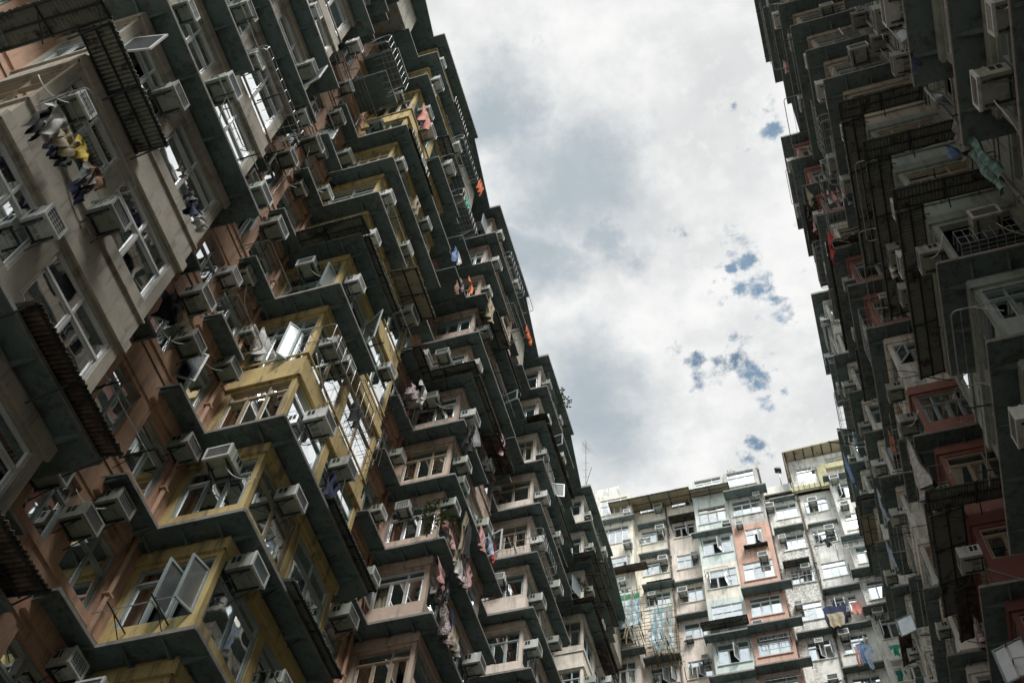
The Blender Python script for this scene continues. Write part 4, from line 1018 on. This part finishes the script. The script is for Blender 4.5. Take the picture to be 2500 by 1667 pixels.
cloth(*r6(1405, 560), .5, 1.2, 'shirt', 'black', 'black shirt left of the bright red shirt', .9)
cloth(*r6(1350, 500), .5, .9, 'towel', 'pink', 'pink towel in the open window above the stained pink bay', .7)
cloth(*r6(2210, 1340), .8, 1.2, 'shirt', 'white', 'white shirts on the far cream bay by the scaffold', 1.0)
cloth(*r6(2240, 1410), .8, 1.2, 'trousers', 'black', 'black trousers on the far cream bay by the scaffold', 1.0)
cloth(*q1(1440, 470), .5, .5, 'shirt', 'navy', 'dark blue shirt high in the right recess', .6)
cloth(*q1(1770, 1050), .5, 1.3, 'sheet', 'grey', 'grey plastic sheet hanging beside the red and blue cloth', .9, billow=.25)
cloth(*q1(1730, 1190), .35, .7, 'shirt', 'blue', 'blue and red shirt hanging in the right recess', .9, billow=.2)
cloth(*q2(570, 20), .6, .9, 'trousers', 'khaki', 'khaki trousers at the right skyline', .9)
cloth(*q2(580, 170), .7, .6, 'shirt', 'black', 'black shirt at the right skyline', .9)
cloth(*q2(620, 250), .6, .9, 'shirt', 'pink', 'pink patterned shirt at the right skyline', .9)
for i, (x_, c_, l_) in enumerate([(690, 'black', 'black sock-like cloth first on the balcony row'), (735, 'white', 'white vest second on the balcony row'), (775, 'pink', 'pink vest in the middle of the balcony row'), (815, 'floral', 'patterned shirt right of the pink vest'), (860, 'white', 'white hanger cloth at the right of the balcony row'), (900, 'lightblue', 'light blue cloth last on the balcony row')]):
    cloth(*q2(x_, 40 + i * -8), .38, .8, 'shirt', c_, l_, .35)
cloth(*q2(750, 440), 1.1, .6, 'towel', 'red', 'bright red towel over the end of a bamboo pole', .9)
cloth(*q2(1190, 530), .4, 1.1, 'trousers', 'white', 'white trousers hanging in the middle of the right block', .5)
cloth(*q3(1250, 460), .8, .5, 'towel', 'orange', 'orange cloth under a small window frame', .4)
cloth(*q3(1400, 560), .9, 2.0, 'sheet', 'white', 'large white sheet hanging over the red bay', .8, billow=.3)
cloth(*q3(1500, 690), 1.0, 1.0, 'shirt', 'black', 'black clothes right of the large white sheet', .6, billow=.2)
cloth(*q3(1440, 590), .7, 1.1, 'towel', 'grey', 'grey towel between the white sheet and black clothes', .6)
cloth(*q3(875, 620), .9, 2.2, 'shirt', 'blue', 'pale blue shirt where the right block meets the end block', .9)
cloth(*q3(1150, 930), .9, 1.5, 'shirt', 'lightblue', 'white and blue shirt at the middle of the right block', .7)
cloth(*q4(835, 230), .7, 1.5, 'shirt', 'lightblue', 'lavender shirt hung below the right-hand racks', .8)
cloth(*q4(915, 1200), .6, .8, 'shirt', 'teal', 'green and yellow shirt low on the right block', .8)
cloth(*r7(490, 570), .9, .4, 'trousers', 'grey', 'grey socks in a row under the cream column window', .5)
cloth(*r7(1790, 1035), 1.3, 1.4, 'sheet', 'navy', 'navy blanket on the white column of the end block', .6)
cloth(*r7(1800, 1080), .9, 1.1, 'towel', 'khaki', 'tan towel in front of the navy blanket', .7)
cloth(*r7(1940, 1005), .6, 1.0, 'towel', 'salmon', 'salmon towel beside an outdoor condenser', .6)
cloth(*r7(1970, 1290), .5, 1.4, 'shirt', 'blue', 'royal blue shirt on the right-hand white bay', .7)
cloth(*r7(2010, 1300), .5, 1.7, 'shirt', 'lightblue', 'pale lavender shirt right of the royal blue shirt', .7)
cloth(*r7(1945, 1310), .35, 1.4, 'trousers', 'pink', 'pink trousers left of the royal blue shirt', .7)
cloth(*r7(1745, 570), .7, .7, 'shirt', 'black', 'black and white cloth on the rail of the white column', .6)

# ---- racks
def rack(px, py, wd, dp, label, off=0.0, **kw):
    p, n = wallpoint(px, py, dp * .55)
    if p is None: return
    p = Vector(p) - Vector((n[0], n[1], 0)) * dp * .55
    put_rack(p, n, wd, dp, label, **kw)
rack(*r1(640, 1000), 1.75, .85, 'bent tube laundry rack full of clothes on the near beige bay', wires=3)
rack(*r1(1890, 640), 2.2, .7, 'bent tube laundry rack with grid across white reflecting windows', basket=.25)
rack(*r5(380, 1000), 2.6, .8, 'cage-like grid rack on the front of the yellow bay', basket=.7)
rack(*r5(740, 1050), 2.2, .7, 'slim tube rack below the cage-like grid rack', wires=3)
rack(*r4(440, 430), 1.8, .7, 'grid basket rack high in the left recess', basket=.8)
rack(*r4(940, 1090), 2.0, .7, 'tube rack just inside the left skyline', wires=4, basket=.4)
rack(*r4(870, 1230), 2.0, .7, 'long tube rack below the skyline rack', wires=4)
rack(*r4(240, 700), 2.4, .7, 'long tube rack over the blue-white shirt', wires=4)
rack(*r5(1600, 430), 2.4, .8, 'bent tube rack on the left skyline above the stained pink bay', wires=4)
rack(*r4(930, 1450), 1.8, .7, 'tube rack below the turquoise towel', wires=5, basket=.6)
rack(*r5(1550, 650), 1.8, .8, 'tube rack in the middle of the left skyline', wires=4)
rack(*r6(1750, 640), 2.0, .8, 'tube rack with grid on the stained pink bay', basket=.5)
rack(*r6(2180, 640), 2.0, .8, 'tube rack between the left block and the end block', basket=.4)
rack(*q1(345, 300), 2.4, .9, 'slim tube rack at the upper right skyline', wires=3)
rack(*q2(540, 340), 2.2, .9, 'bent tube rack sticking out into the sky', wires=2)
rack(*q2(620, 550), 2.0, .9, 'second bent tube rack sticking out into the sky', wires=2)
rack(*q1(510, 1000), 2.0, .9, 'bent tube rack beside the right skyline step', wires=2)
rack(*q2(1160, 640), 2.4, .8, 'long bent tube rack on the red bay', wires=3)
rack(*q2(780, 130), 2.6, .6, 'balcony rail rack full of small clothes', basket=.6)
rack(*q3(900, 250), 2.4, .9, 'grid rack on the narrow right skyline', basket=.8)
rack(*q3(1920, 250), 1.8, .8, 'thick bent tube rack on the near right bay', wires=2)
rack(*q3(1380, 560), 1.6, .8, 'tube rack carrying the large white sheet', wires=3)
rack(*q3(1000, 1340), 2.6, .9, 'horizontal bar rack in front of a white barred window', basket=.5, wires=5)
rack(*q4(960, 120), 1.8, .8, 'tube rack above the lavender shirt', wires=3)
rack(*q2(1960, 1270), 1.6, .8, 'thin bent tube rack on the near right wall', wires=3)
rack(*r7(985, 790), 1.4, .5, 'rusted tube rack on the mint bay', basket=.4)
rack(*r7(1390, 1240), 1.8, .35, 'low barred window guard on the peach bay', basket=.35)
rack(*r7(1440, 1510), 1.9, .35, 'low barred window guard at the foot of the peach bay', basket=.35)
rack(*r7(1550, 810), 1.9, .5, 'dark horizontal bar rack on the stained white column', basket=.5)
rack(*r7(1700, 590), 2.1, .4, 'long thin rail rack on the white column', wires=2)
rack(*r7(1680, 330), 1.6, .5, 'white tube rack under the top white column window', wires=3)
rack(*r7(550, 560), 1.9, .4, 'thin rail rack on the cream column', wires=2)
for side, Rr, s, xf, xw, lv, QN, B, N in (('left', LR, 1, LF, LX, LLEV, LRN, LB, LN), ('right', RR, -1, RF, RX, RLEV, RRN, RB, RN)):
    for i, r_ in enumerate(Rr):
        for k, z in enumerate(lv):
            fl = ORD[len(lv) - 1 - k]
            if R.random() < .62:
                a = R.choice(r_[2])
                if R.random() < .7: put_pole(Vector((xw, (a[0] + a[1]) / 2, z + .72)), (s, 0), .75, f'hooked drying rod, {side} recess {QN[i]}, {fl} storey from roof', rail=R.uniform(1.2, 2.0))
                else: put_rack(Vector((xw, (a[0] + a[1]) / 2, z + .8)), (s, 0), 1.5, .7, f'tube laundry rack, {side} recess {QN[i]}, {fl} storey from roof', wires=4)
    for i, b in enumerate(B):
        for k, z in enumerate(lv):
            fl = ORD[len(lv) - 1 - k]; q = R.random(); y = R.uniform(b[0] + .9, b[1] - .9)
            if q < .26: put_pole(Vector((xf, y, z + .78)), (s, 0), .7, f'hooked drying rod, front of {side} {N[i]} bay, {fl} storey from roof', rail=R.uniform(1.6, 2.4))
            elif q < .38 and (i or side == 'right'): put_rack(Vector((xf, y, z + .78)), (s, 0), R.uniform(1.6, 2.4), .75, f'tube laundry rack, front of {side} {N[i]} bay, {fl} storey from roof', wires=4, basket=R.choice([0, .5]))
            if q > .85: put_pole(Vector(((xf + xw) / 2, b[0], z + .75)), (0, -1), .7, f'hooked drying rod, end wall of {side} {N[i]} bay, {fl} storey from roof', rail=1.1)
            if q > .55 and q < .75 and i > 0:
                c_ = R.choice(['white', 'grey', 'navy', 'khaki', 'floral', 'black', 'lightblue', 'pink']); kd = R.choice(['shirt', 'trousers', 'towel'])
                put_cloth(Vector((xf + s * .55, y, z + .9)), (s, 0), .5, .8, kd, 'cloth_' + c_, f'{c_.replace("lightblue", "light blue")} {kd}, front of {side} {N[i]} bay, {fl} storey from roof', seed=k * 7 + i, billow=.15)
# window cages and loose cables
CG = random.Random(31)
def put_cage(p, n, wd, ht, dp, label):
    rz = yaw(n); M = Matrix.Translation(p) @ Matrix.Rotation(rz, 4, 'Z')
    def build():
        A = MB(); mt = CG.choice(['galvanised', 'dark_metal', 'rusty_metal', 'galvanised'])
        for z in (0, ht * .5, ht): A.tube([(-wd / 2, 0, z), (-wd / 2, dp, z), (wd / 2, dp, z), (wd / 2, 0, z)], .011, mt, 4)
        k = int(wd / .17)
        for i in range(k + 1):
            x = -wd / 2 + wd * i / k; A.tube([(x, 0, 0), (x, dp, 0), (x, dp, ht)], .006, mt, 4)
        for y in (dp * .33, dp * .66): A.tube([(-wd / 2, y, 0), (wd / 2, y, 0)], .006, mt, 4)
        o = link('window_cage', A.mesh('window_cage'), loc=p, rz=rz); tag(o, uniq(label), 'window cage', 'barred cages over windows'); return o
    cand('rack', [M @ Vector(q) for q in ((-wd * .4, dp, 0), (0, dp, ht * .5), (wd * .4, dp, ht), (0, dp, 0))], build)
def put_cable(a, b, sag, label, mat, r=.012):
    a, b = Vector(a), Vector(b)
    def build():
        A = MB(); A.tube([(b - a) * (i / 14) + Vector((CG.uniform(-.015, .015), CG.uniform(-.015, .015), -sag * math.sin(math.pi * i / 14))) for i in range(15)], r, mat, 5)
        o = link('cable', A.mesh('cable', smooth=True), loc=a); tag(o, uniq(label), 'cable', 'loose cables on the facades'); return o
    cand('rack', [a.lerp(b, t) - Vector((0, 0, sag * .8)) for t in (.2, .4, .6, .8)], build)
for side, B, s, xf, xw, lv, N, QN in (('left', LB, 1, LF, LX, LLEV, LN, LRN), ('right', RB, -1, RF, RX, RLEV, RN, RRN)):
    for i, b in enumerate(B):
        for k, z in enumerate(lv):
            fl = ORD[len(lv) - 1 - k]; L = b[1] - b[0]; q = CG.random()
            if q < .32 and i: h = CG.choice([.26, .74]); put_cage(Vector((xf, b[0] + L * h, z + .86)), (s, 0), L * .44, CG.choice([1.0, 1.5, .6]), .35, f'barred window cage, {"near" if h < .5 else "far"} half of {side} {N[i]} bay, {fl} storey from roof')
            elif q < .46 and i: put_cage(Vector(((xf + xw) / 2, b[0], z + .86)), (0, -1), abs(xf - xw) * .8, CG.choice([1.4, .6]), .3, f'barred window cage, end wall of {side} {N[i]} bay, {fl} storey from roof')
            if CG.random() < .4:
                x = xf + s * .05; y1 = b[0] + CG.uniform(.2, L * .5); y2 = y1 + CG.uniform(.8, 2.2)
                put_cable((x, y1, z + CG.uniform(.3, 2.4)), (x, min(y2, b[1]), z + CG.uniform(.1, .9)), CG.uniform(.1, .5), f'sagging cable on front of {side} {N[i]} bay, {fl} storey from roof', CG.choice(['white_hose', 'dark_metal', 'pipe_grey', 'dark_metal']))
            if CG.random() < .35 and i:
                y = b[0] - .06; x0_, x1_ = xw + s * .2, xf + s * .1
                put_cable((x0_, y, z + CG.uniform(.2, .8)), (x1_, y, z + CG.uniform(.2, 1.0)), CG.uniform(.05, .3), f'thin cable across end wall of {side} {N[i]} bay, {fl} storey from roof', CG.choice(['white_hose', 'dark_metal', 'pipe_grey']))
    for i in range(4):
        ya = B[i][1]; yb = B[i + 1][0]
        for k, z in enumerate(lv):
            if CG.random() < .45:
                put_cable((xw + s * .06, ya + .2, z + CG.uniform(.2, .6)), (xw + s * .06, yb - .3, z + CG.uniform(-.2, .8)), CG.uniform(.02, .4), f'cable strung along {side} recess {QN[i]}, {ORD[len(lv) - 1 - k]} storey from roof', CG.choice(['dark_metal', 'pipe_grey', 'rusty_metal']), .014)
            if CG.random() < .5 and (ya, k) != (0, 0):
                y = ya + CG.uniform(.4, yb - ya - .4)
                put_cable((xw + s * .08, y, z + 3.0), (xw + s * (.08 + CG.uniform(0, .5)), y + CG.uniform(-.4, .4), z + .2), .05, f'hanging wire in {side} recess {QN[i]}, {ORD[len(lv) - 1 - k]} storey from roof', CG.choice(['dark_metal', 'white_hose', 'rusty_metal']), .010)
# iron spikes for poles on the end block
for (a, b) in [(395, 650), (655, 520), (880, 600), (680, 500), (1215, 1290), (1500, 1270), (985, 1340), (705, 1500), (775, 1520), (1905, 800), (1700, 840), (545, 1480)]:
    px, py = r7(a, b); p, n = wallpoint(px, py, .35)
    def mk(p=p, a=a, b=b):
        A = MB(); A.tube([(0, .35, 0), (0, 0, -.05), (0, -.25, .45)], .022, 'dark_metal', 5); A.tube([(0, .1, 0), (0, -.2, .4)], .015, 'dark_metal', 4)
        o = link('pole_bracket', A.mesh('pole_bracket'), loc=p); tag(o, 'rusty iron pole bracket on the end block wall', 'bracket', 'rusty pole brackets on the end block'); return o
    if p: cand('bracket', [p], mk)

# ---- wall plates / rooftop things
def antenna(p, h, label, rungs=7):
    e = link('tv_antenna', None, loc=p); tag(e, uniq(label), 'antenna')
    A = MB(); A.tube([(0, 0, 0), (0, 0, h)], .02, 'dark_metal', 6); A.tube([(0, 0, h * .55), (.3, .2, h * .75)], .015, 'dark_metal', 4); link('mast', A.mesh('mast'), e)
    B = MB(); B.tube([(-.1, -.45, h * .93), (.1, .45, h * .97)], .012, 'dark_metal', 4)
    for i in range(rungs):
        y = -.42 + .84 * i / (rungs - 1); w_ = .16 + .03 * i; B.tube([(-w_, y, h * .95), (w_, y, h * .95)], .007, 'dark_metal', 4)
    for i in range(5): B.tube([(-.2, 0, h * (.5 + i * .07)), (.2, .05, h * (.5 + i * .07))], .007, 'dark_metal', 4)
    link('yagi_elements', B.mesh('yagi_elements'), e); return e
ap = aty(*r6(2060, 30), 39); antenna(Vector((ap.x, 39, 49.2)), max(2.0, aty(*r5(2050, 1480), 39).z - 49.2), 'spindly television antenna standing on the far end of the left roof')
ap = aty(*r6(2090, 120), 39.5); antenna(Vector((ap.x, 39.5, 49.2)), 1.6, 'shorter television antenna just right of the tall one', 5)
# floodlight mast
p = aty(*r7(1440, 225), EY + .3); t = aty(*r7(1408, 100), EY + .3)
e = link('roof_floodlight', None, loc=p); tag(e, uniq('lamp on a thin leaning mast above the stained white parapet'), 'floodlight')
A = MB(); A.tube([(0, 0, -1.2), tuple((t - p) * .95)], [.05, .035], 'galvanised', 6); link('mast', A.mesh('mast'), e)
A = MB(); c = t - p; Mh = Matrix.Translation(c) @ Matrix.Rotation(.5, 4, 'Y')
A.hexa([(-.22, -.2, -.06), (.25, -.2, -.06), (.25, .2, -.06), (-.22, .2, -.06), (-.12, -.12, .18), (.15, -.12, .18), (.15, .12, .18), (-.12, .12, .18)], 'dark_metal', Mh); A.box((-.03, -.03, -.3), (.03, .03, -.06), 'dark_metal', Mh); link('lamp_head', A.mesh('lamp_head'), e)
# dead climbing plant on a post
p = aty(*r7(1115, 225), EY - .3); t = aty(*r7(1095, 120), EY - .3)
e = link('dead_vine', None, loc=p); tag(e, uniq('tangled dead vine around a post on the roof above the peach bay'), 'plant')
A = MB(); A.tube([(0, 0, -.6), tuple((t - p) * .8)], .04, 'twig', 5); link('post', A.mesh('post'), e)
A = MB()
for i in range(46):
    f = R.uniform(.25, 1.0); c = (t - p) * f; q = [c]
    an = R.uniform(0, 6.28); rr = R.uniform(.12, .42) * (1.15 - abs(f - .7))
    for k in range(5): an += R.uniform(.3, .8); q.append(c + Vector((rr * math.cos(an), rr * math.sin(an), R.uniform(-.05, .1) + k * .06)))
    A.tube(q[1:], .011, 'twig', 3)
link('tangled_twigs', A.mesh('tangled_twigs'), e)
# leafy plants
def plant(p, size, label, n=60, droop=0.0, pot=False):
    e = link('potted_plant' if pot else 'wall_shrub', None, loc=p); tag(e, uniq(label), 'plant')
    A = MB(); B = MB()
    for i in range(9):
        d = Vector((R.uniform(-1, 1), R.uniform(-1, 1), R.uniform(.3, 1.2))).normalized() * size * R.uniform(.6, 1)
        q = [Vector((0, 0, 0)), d * .5 + Vector((0, 0, .05)), d - Vector((0, 0, droop * size))]; B.tube(q, [.012, .009, .004], 'twig', 4)
        for k in range(n // 9):
            c = q[1].lerp(q[2], R.random()) + Vector((R.gauss(0, .06), R.gauss(0, .06), R.gauss(0, .06))) * size * 1.6
            a = Vector((R.gauss(0, 1), R.gauss(0, 1), R.gauss(0, .6))).normalized() * size * .10; b = a.cross(Vector((R.random(), R.random(), 1))).normalized() * size * .05
            A.face([c - a, c + b, c + a, c - b], 'leaf')
    link('stems', B.mesh('stems'), e); link('leaves', A.mesh('leaves'), e)
    if pot:
        C_ = MB(); C_.tube([(0, 0, -.22), (0, 0, 0)], [.09, .13], 'red_render', 10); link('pot', C_.mesh('pot'), e)
pp, n = wallpoint(*r6(1000, 440), .2); plant(pp, .7, 'leafy climbing plant over the sill of the pale pink bay', 110, .3)
pp, n = wallpoint(*r6(1095, 470), .3); plant(pp, .5, 'bright green potted plant at the corner of the pale pink bay', 70, 0, True)
pp = atx(*r5(1890, 1200), -9.0); plant(pp, .75, 'wild shrub sprouting from the left skyline', 130)
pp, n = wallpoint(*r6(2030, 935), .3); plant(pp, .6, 'weeds growing on the awning of the far cream bay', 60)
pp, n = wallpoint(*q4(1530, 640), .3); plant(pp, .6, 'trailing plant under the awning of the right red bay', 70, .8)

# ---- bamboo scaffolds on the end block
def scaffold(px0, px1, py0, py1, prot, label, tarpy):
    y1 = EY - prot - .15; y0 = y1 - 1.2
    a = aty(*r7(px0, py0), y0); b = aty(*r7(px1, py1), y0)
    x0, x1, z1, z0 = a.x, b.x, a.z, b.z
    e = link('bamboo_scaffold', None, loc=(x0, y0, z0)); tag(e, uniq(label), 'scaffold')
    o = Vector((x0, y0, z0)); A = MB(); nx = 4
    for yy in (0, 1.1):
        for i in range(nx + 1):
            x = (x1 - x0) * i / nx; A.tube([(x + R.uniform(-.05, .05), yy, -.3 + R.uniform(-.2, 0)), (x + R.uniform(-.08, .08), yy, z1 - z0 + R.uniform(.1, .6))], .021, 'bamboo', 5)
        for k in range(7): z = (z1 - z0) * k / 6 * (1 if k > 2 else .7); A.tube([(-.3, yy, z + R.uniform(-.05, .05)), (x1 - x0 + .3, yy, z + R.uniform(-.05, .05))], .019, 'bamboo', 5)
    for k in range(14):
        x = R.uniform(0, x1 - x0); z = (z1 - z0) * R.choice([0, .1, .2, .3, .6, .9]); A.tube([(x, -.3, z), (x, 1.2, z)], .024, 'bamboo' if k % 3 else 'wood_dark', 5)
    for k in range(4): x = R.uniform(0, (x1 - x0) * .7); A.tube([(x, -.05, 0), (x + .6, -.05, z1 - z0)], .019, 'bamboo', 5)
    link('bamboo_poles', A.mesh('bamboo_poles'), e)
    T_ = MB(); n = 14; k = T_.sl('tarp_blue')
    for j in range(n + 1):
        for i in range(n + 1): T_.v.append(((x1 - x0) * i / n, .12 + .05 * math.sin(i * 1.7 + j) + R.uniform(-.03, .03), (z1 - z0) * (tarpy[0] + (tarpy[1] - tarpy[0]) * j / n) + R.uniform(-.04, .04)))
    for j in range(n):
        for i in range(n): q = j * (n + 1) + i; T_.f.append((q, q + 1, q + n + 2, q + n + 1)); T_.m.append(k)
    link('plastic_tarp', T_.mesh('plastic_tarp', smooth=True), e)
    G2 = MB(); G2.box((0, .2, (z1 - z0) * .86), (x1 - x0, .23, z1 - z0), 'green_net'); link('green_netting', G2.mesh('green_netting'), e)
    O = MB(); O.v = [tuple(o + Vector(v)) for v in T_.v]; O.f = T_.f; O.m = T_.m; occl(O)
scaffold(240, 470, 960, 1235, .9, 'bamboo scaffold with green netting and blue tarp on the corner bay', (.25, .85))
scaffold(525, 700, 1040, 1320, 0, 'bamboo scaffold with blue striped tarp on the cream column', (.02, .95))

# ---- big near pieces on the right
def teal_sheet():
    p = atx(*q1(1900, 1090), 4.1)
    A = MB(); n = 10; k = A.sl('plastic_teal')
    for j in range(n + 1):
        for i in range(n + 1): A.v.append((.05 * math.sin(i * 1.3) + .03 * math.sin(j * .9), .42 * i / n, -1.5 * j / n + .02 * math.sin(i)))
    for j in range(n):
        for i in range(n): q = j * (n + 1) + i; A.f.append((q, q + 1, q + n + 2, q + n + 1)); A.m.append(k)
    o = link('plastic_sheet', A.mesh('plastic_sheet', smooth=True), loc=p); tag(o, uniq('translucent teal plastic sheet hanging beside the right beige bay'), 'plastic sheet')
teal_sheet()
# roof-edge sticks on the right skyline
for i, (a, b, l) in enumerate([((745, 490), (880, 458), 'wooden stick poking into the sky, lowest on the right skyline'), ((815, 385), (900, 360), 'short wooden stick above the lowest one')]):
    p0 = atx(*q3(*a), 3.3); p1 = Vector((4.4, p0.y + .3, p0.z - .2)); A = MB(); A.tube([(0, 0, 0), tuple(p1 - p0)], .035, 'wood_dark', 5)
    tag(link('wooden_stick', A.mesh('wooden_stick'), loc=p0), uniq(l), 'stick')

# ================================================================== build what can be seen
BV = BVHTree.FromPolygons(OCV, OCF)
def vis(c):
    pp = [proj(p) for p in c['pts']]; pp = [p for p in pp if p]
    if not pp: return 0, False
    xs = [p[0] for p in pp]; ys = [p[1] for p in pp]
    if max(xs) < -60 or min(xs) > 2560 or max(ys) < -60 or min(ys) > 1727: return 0, False
    inside = any(-10 < p[0] < 2510 and -10 < p[1] < 1677 for p in pp)
    size = max(4, (max(xs) - min(xs))) * max(4, (max(ys) - min(ys))); seen = 0
    for ci, cp in enumerate(CAMS):
        for p in c['pts']:
            d = p - cp; L = d.length; hit = BV.ray_cast(cp, d / L, L - .12)
            if hit[0] is None: seen += 3 if ci == 0 else .4
        if ci == 0 and seen >= 6: break
    return size * min(1, seen / 6) * (1 if inside else .2), seen > .7
for c in CAND: c['size'], c['seen'] = vis(c)
def merge(name, items, owner):
    """the rest of a repeat as one mesh, in world terms"""
    T_ = MB()
    for c in items:
        mbs = c['mb']() if c['mb'] else []
        for mb in mbs:
            i = len(T_.v); T_.v += [tuple(c['M'] @ Vector(v)) for v in mb.v]; T_.f += [tuple(i + j for j in f) for f in mb.f]
            mp = [T_.sl(s_) for s_ in mb.slots]; T_.m += [mp[k] for k in mb.m]
    return child(name, T_, owner) if owner else link(name, T_.mesh(name))
BYO = {}
nsee = 0
for kind in ('window', 'canopy'):
    for c in CAND:
        if c['kind'] == kind: BYO.setdefault((kind, c['owner'].name), []).append(c)
for (kind, on), items in BYO.items():
    items.sort(key=lambda c: -c['size'] if c['seen'] else 1)
    vis_ = [c for c in items if c['seen'] and c['size'] > 0]; rest = [c for c in items if not (c['seen'] and c['size'] > 0)]
    for c in vis_[:98]:
        o = c['build']()
        if kind == 'window': o.location = Vector(o.location) - Vector(c['owner'].location)
        else: o.location = -Vector(c['owner'].location)
    more = vis_[98:] + (rest if kind == 'canopy' else [])
    if more:
        o = merge(kind, more, items[0]['owner']); tag(o, kind='stuff')
    print(kind, on, len(vis_), len(rest))
for kind in ('ac', 'awning', 'rack', 'pole', 'cloth', 'bracket'):
    its = sorted([c for c in CAND if c['kind'] == kind and c['seen'] and c['size'] > 0], key=lambda c: -c['size'])
    print(kind, len(its), 'of', len([c for c in CAND if c['kind'] == kind]))
    for c in its[:298]: c['build']()
    if len(its) > 298:
        if its[0]['mb']:
            o = merge('air_conditioner', its[298:], None); tag(o, 'small distant window air conditioners scattered over the blocks', 'air conditioner', kind='stuff')
for l, n_ in USED.items():
    if n_ > 1: print('DUP', l, n_)
sc.render.engine = 'CYCLES'
sc.cycles.max_bounces = 7; sc.cycles.transparent_max_bounces = 12; sc.cycles.glossy_bounces = 3; sc.cycles.diffuse_bounces = 4
print('objects', len(bpy.data.objects))
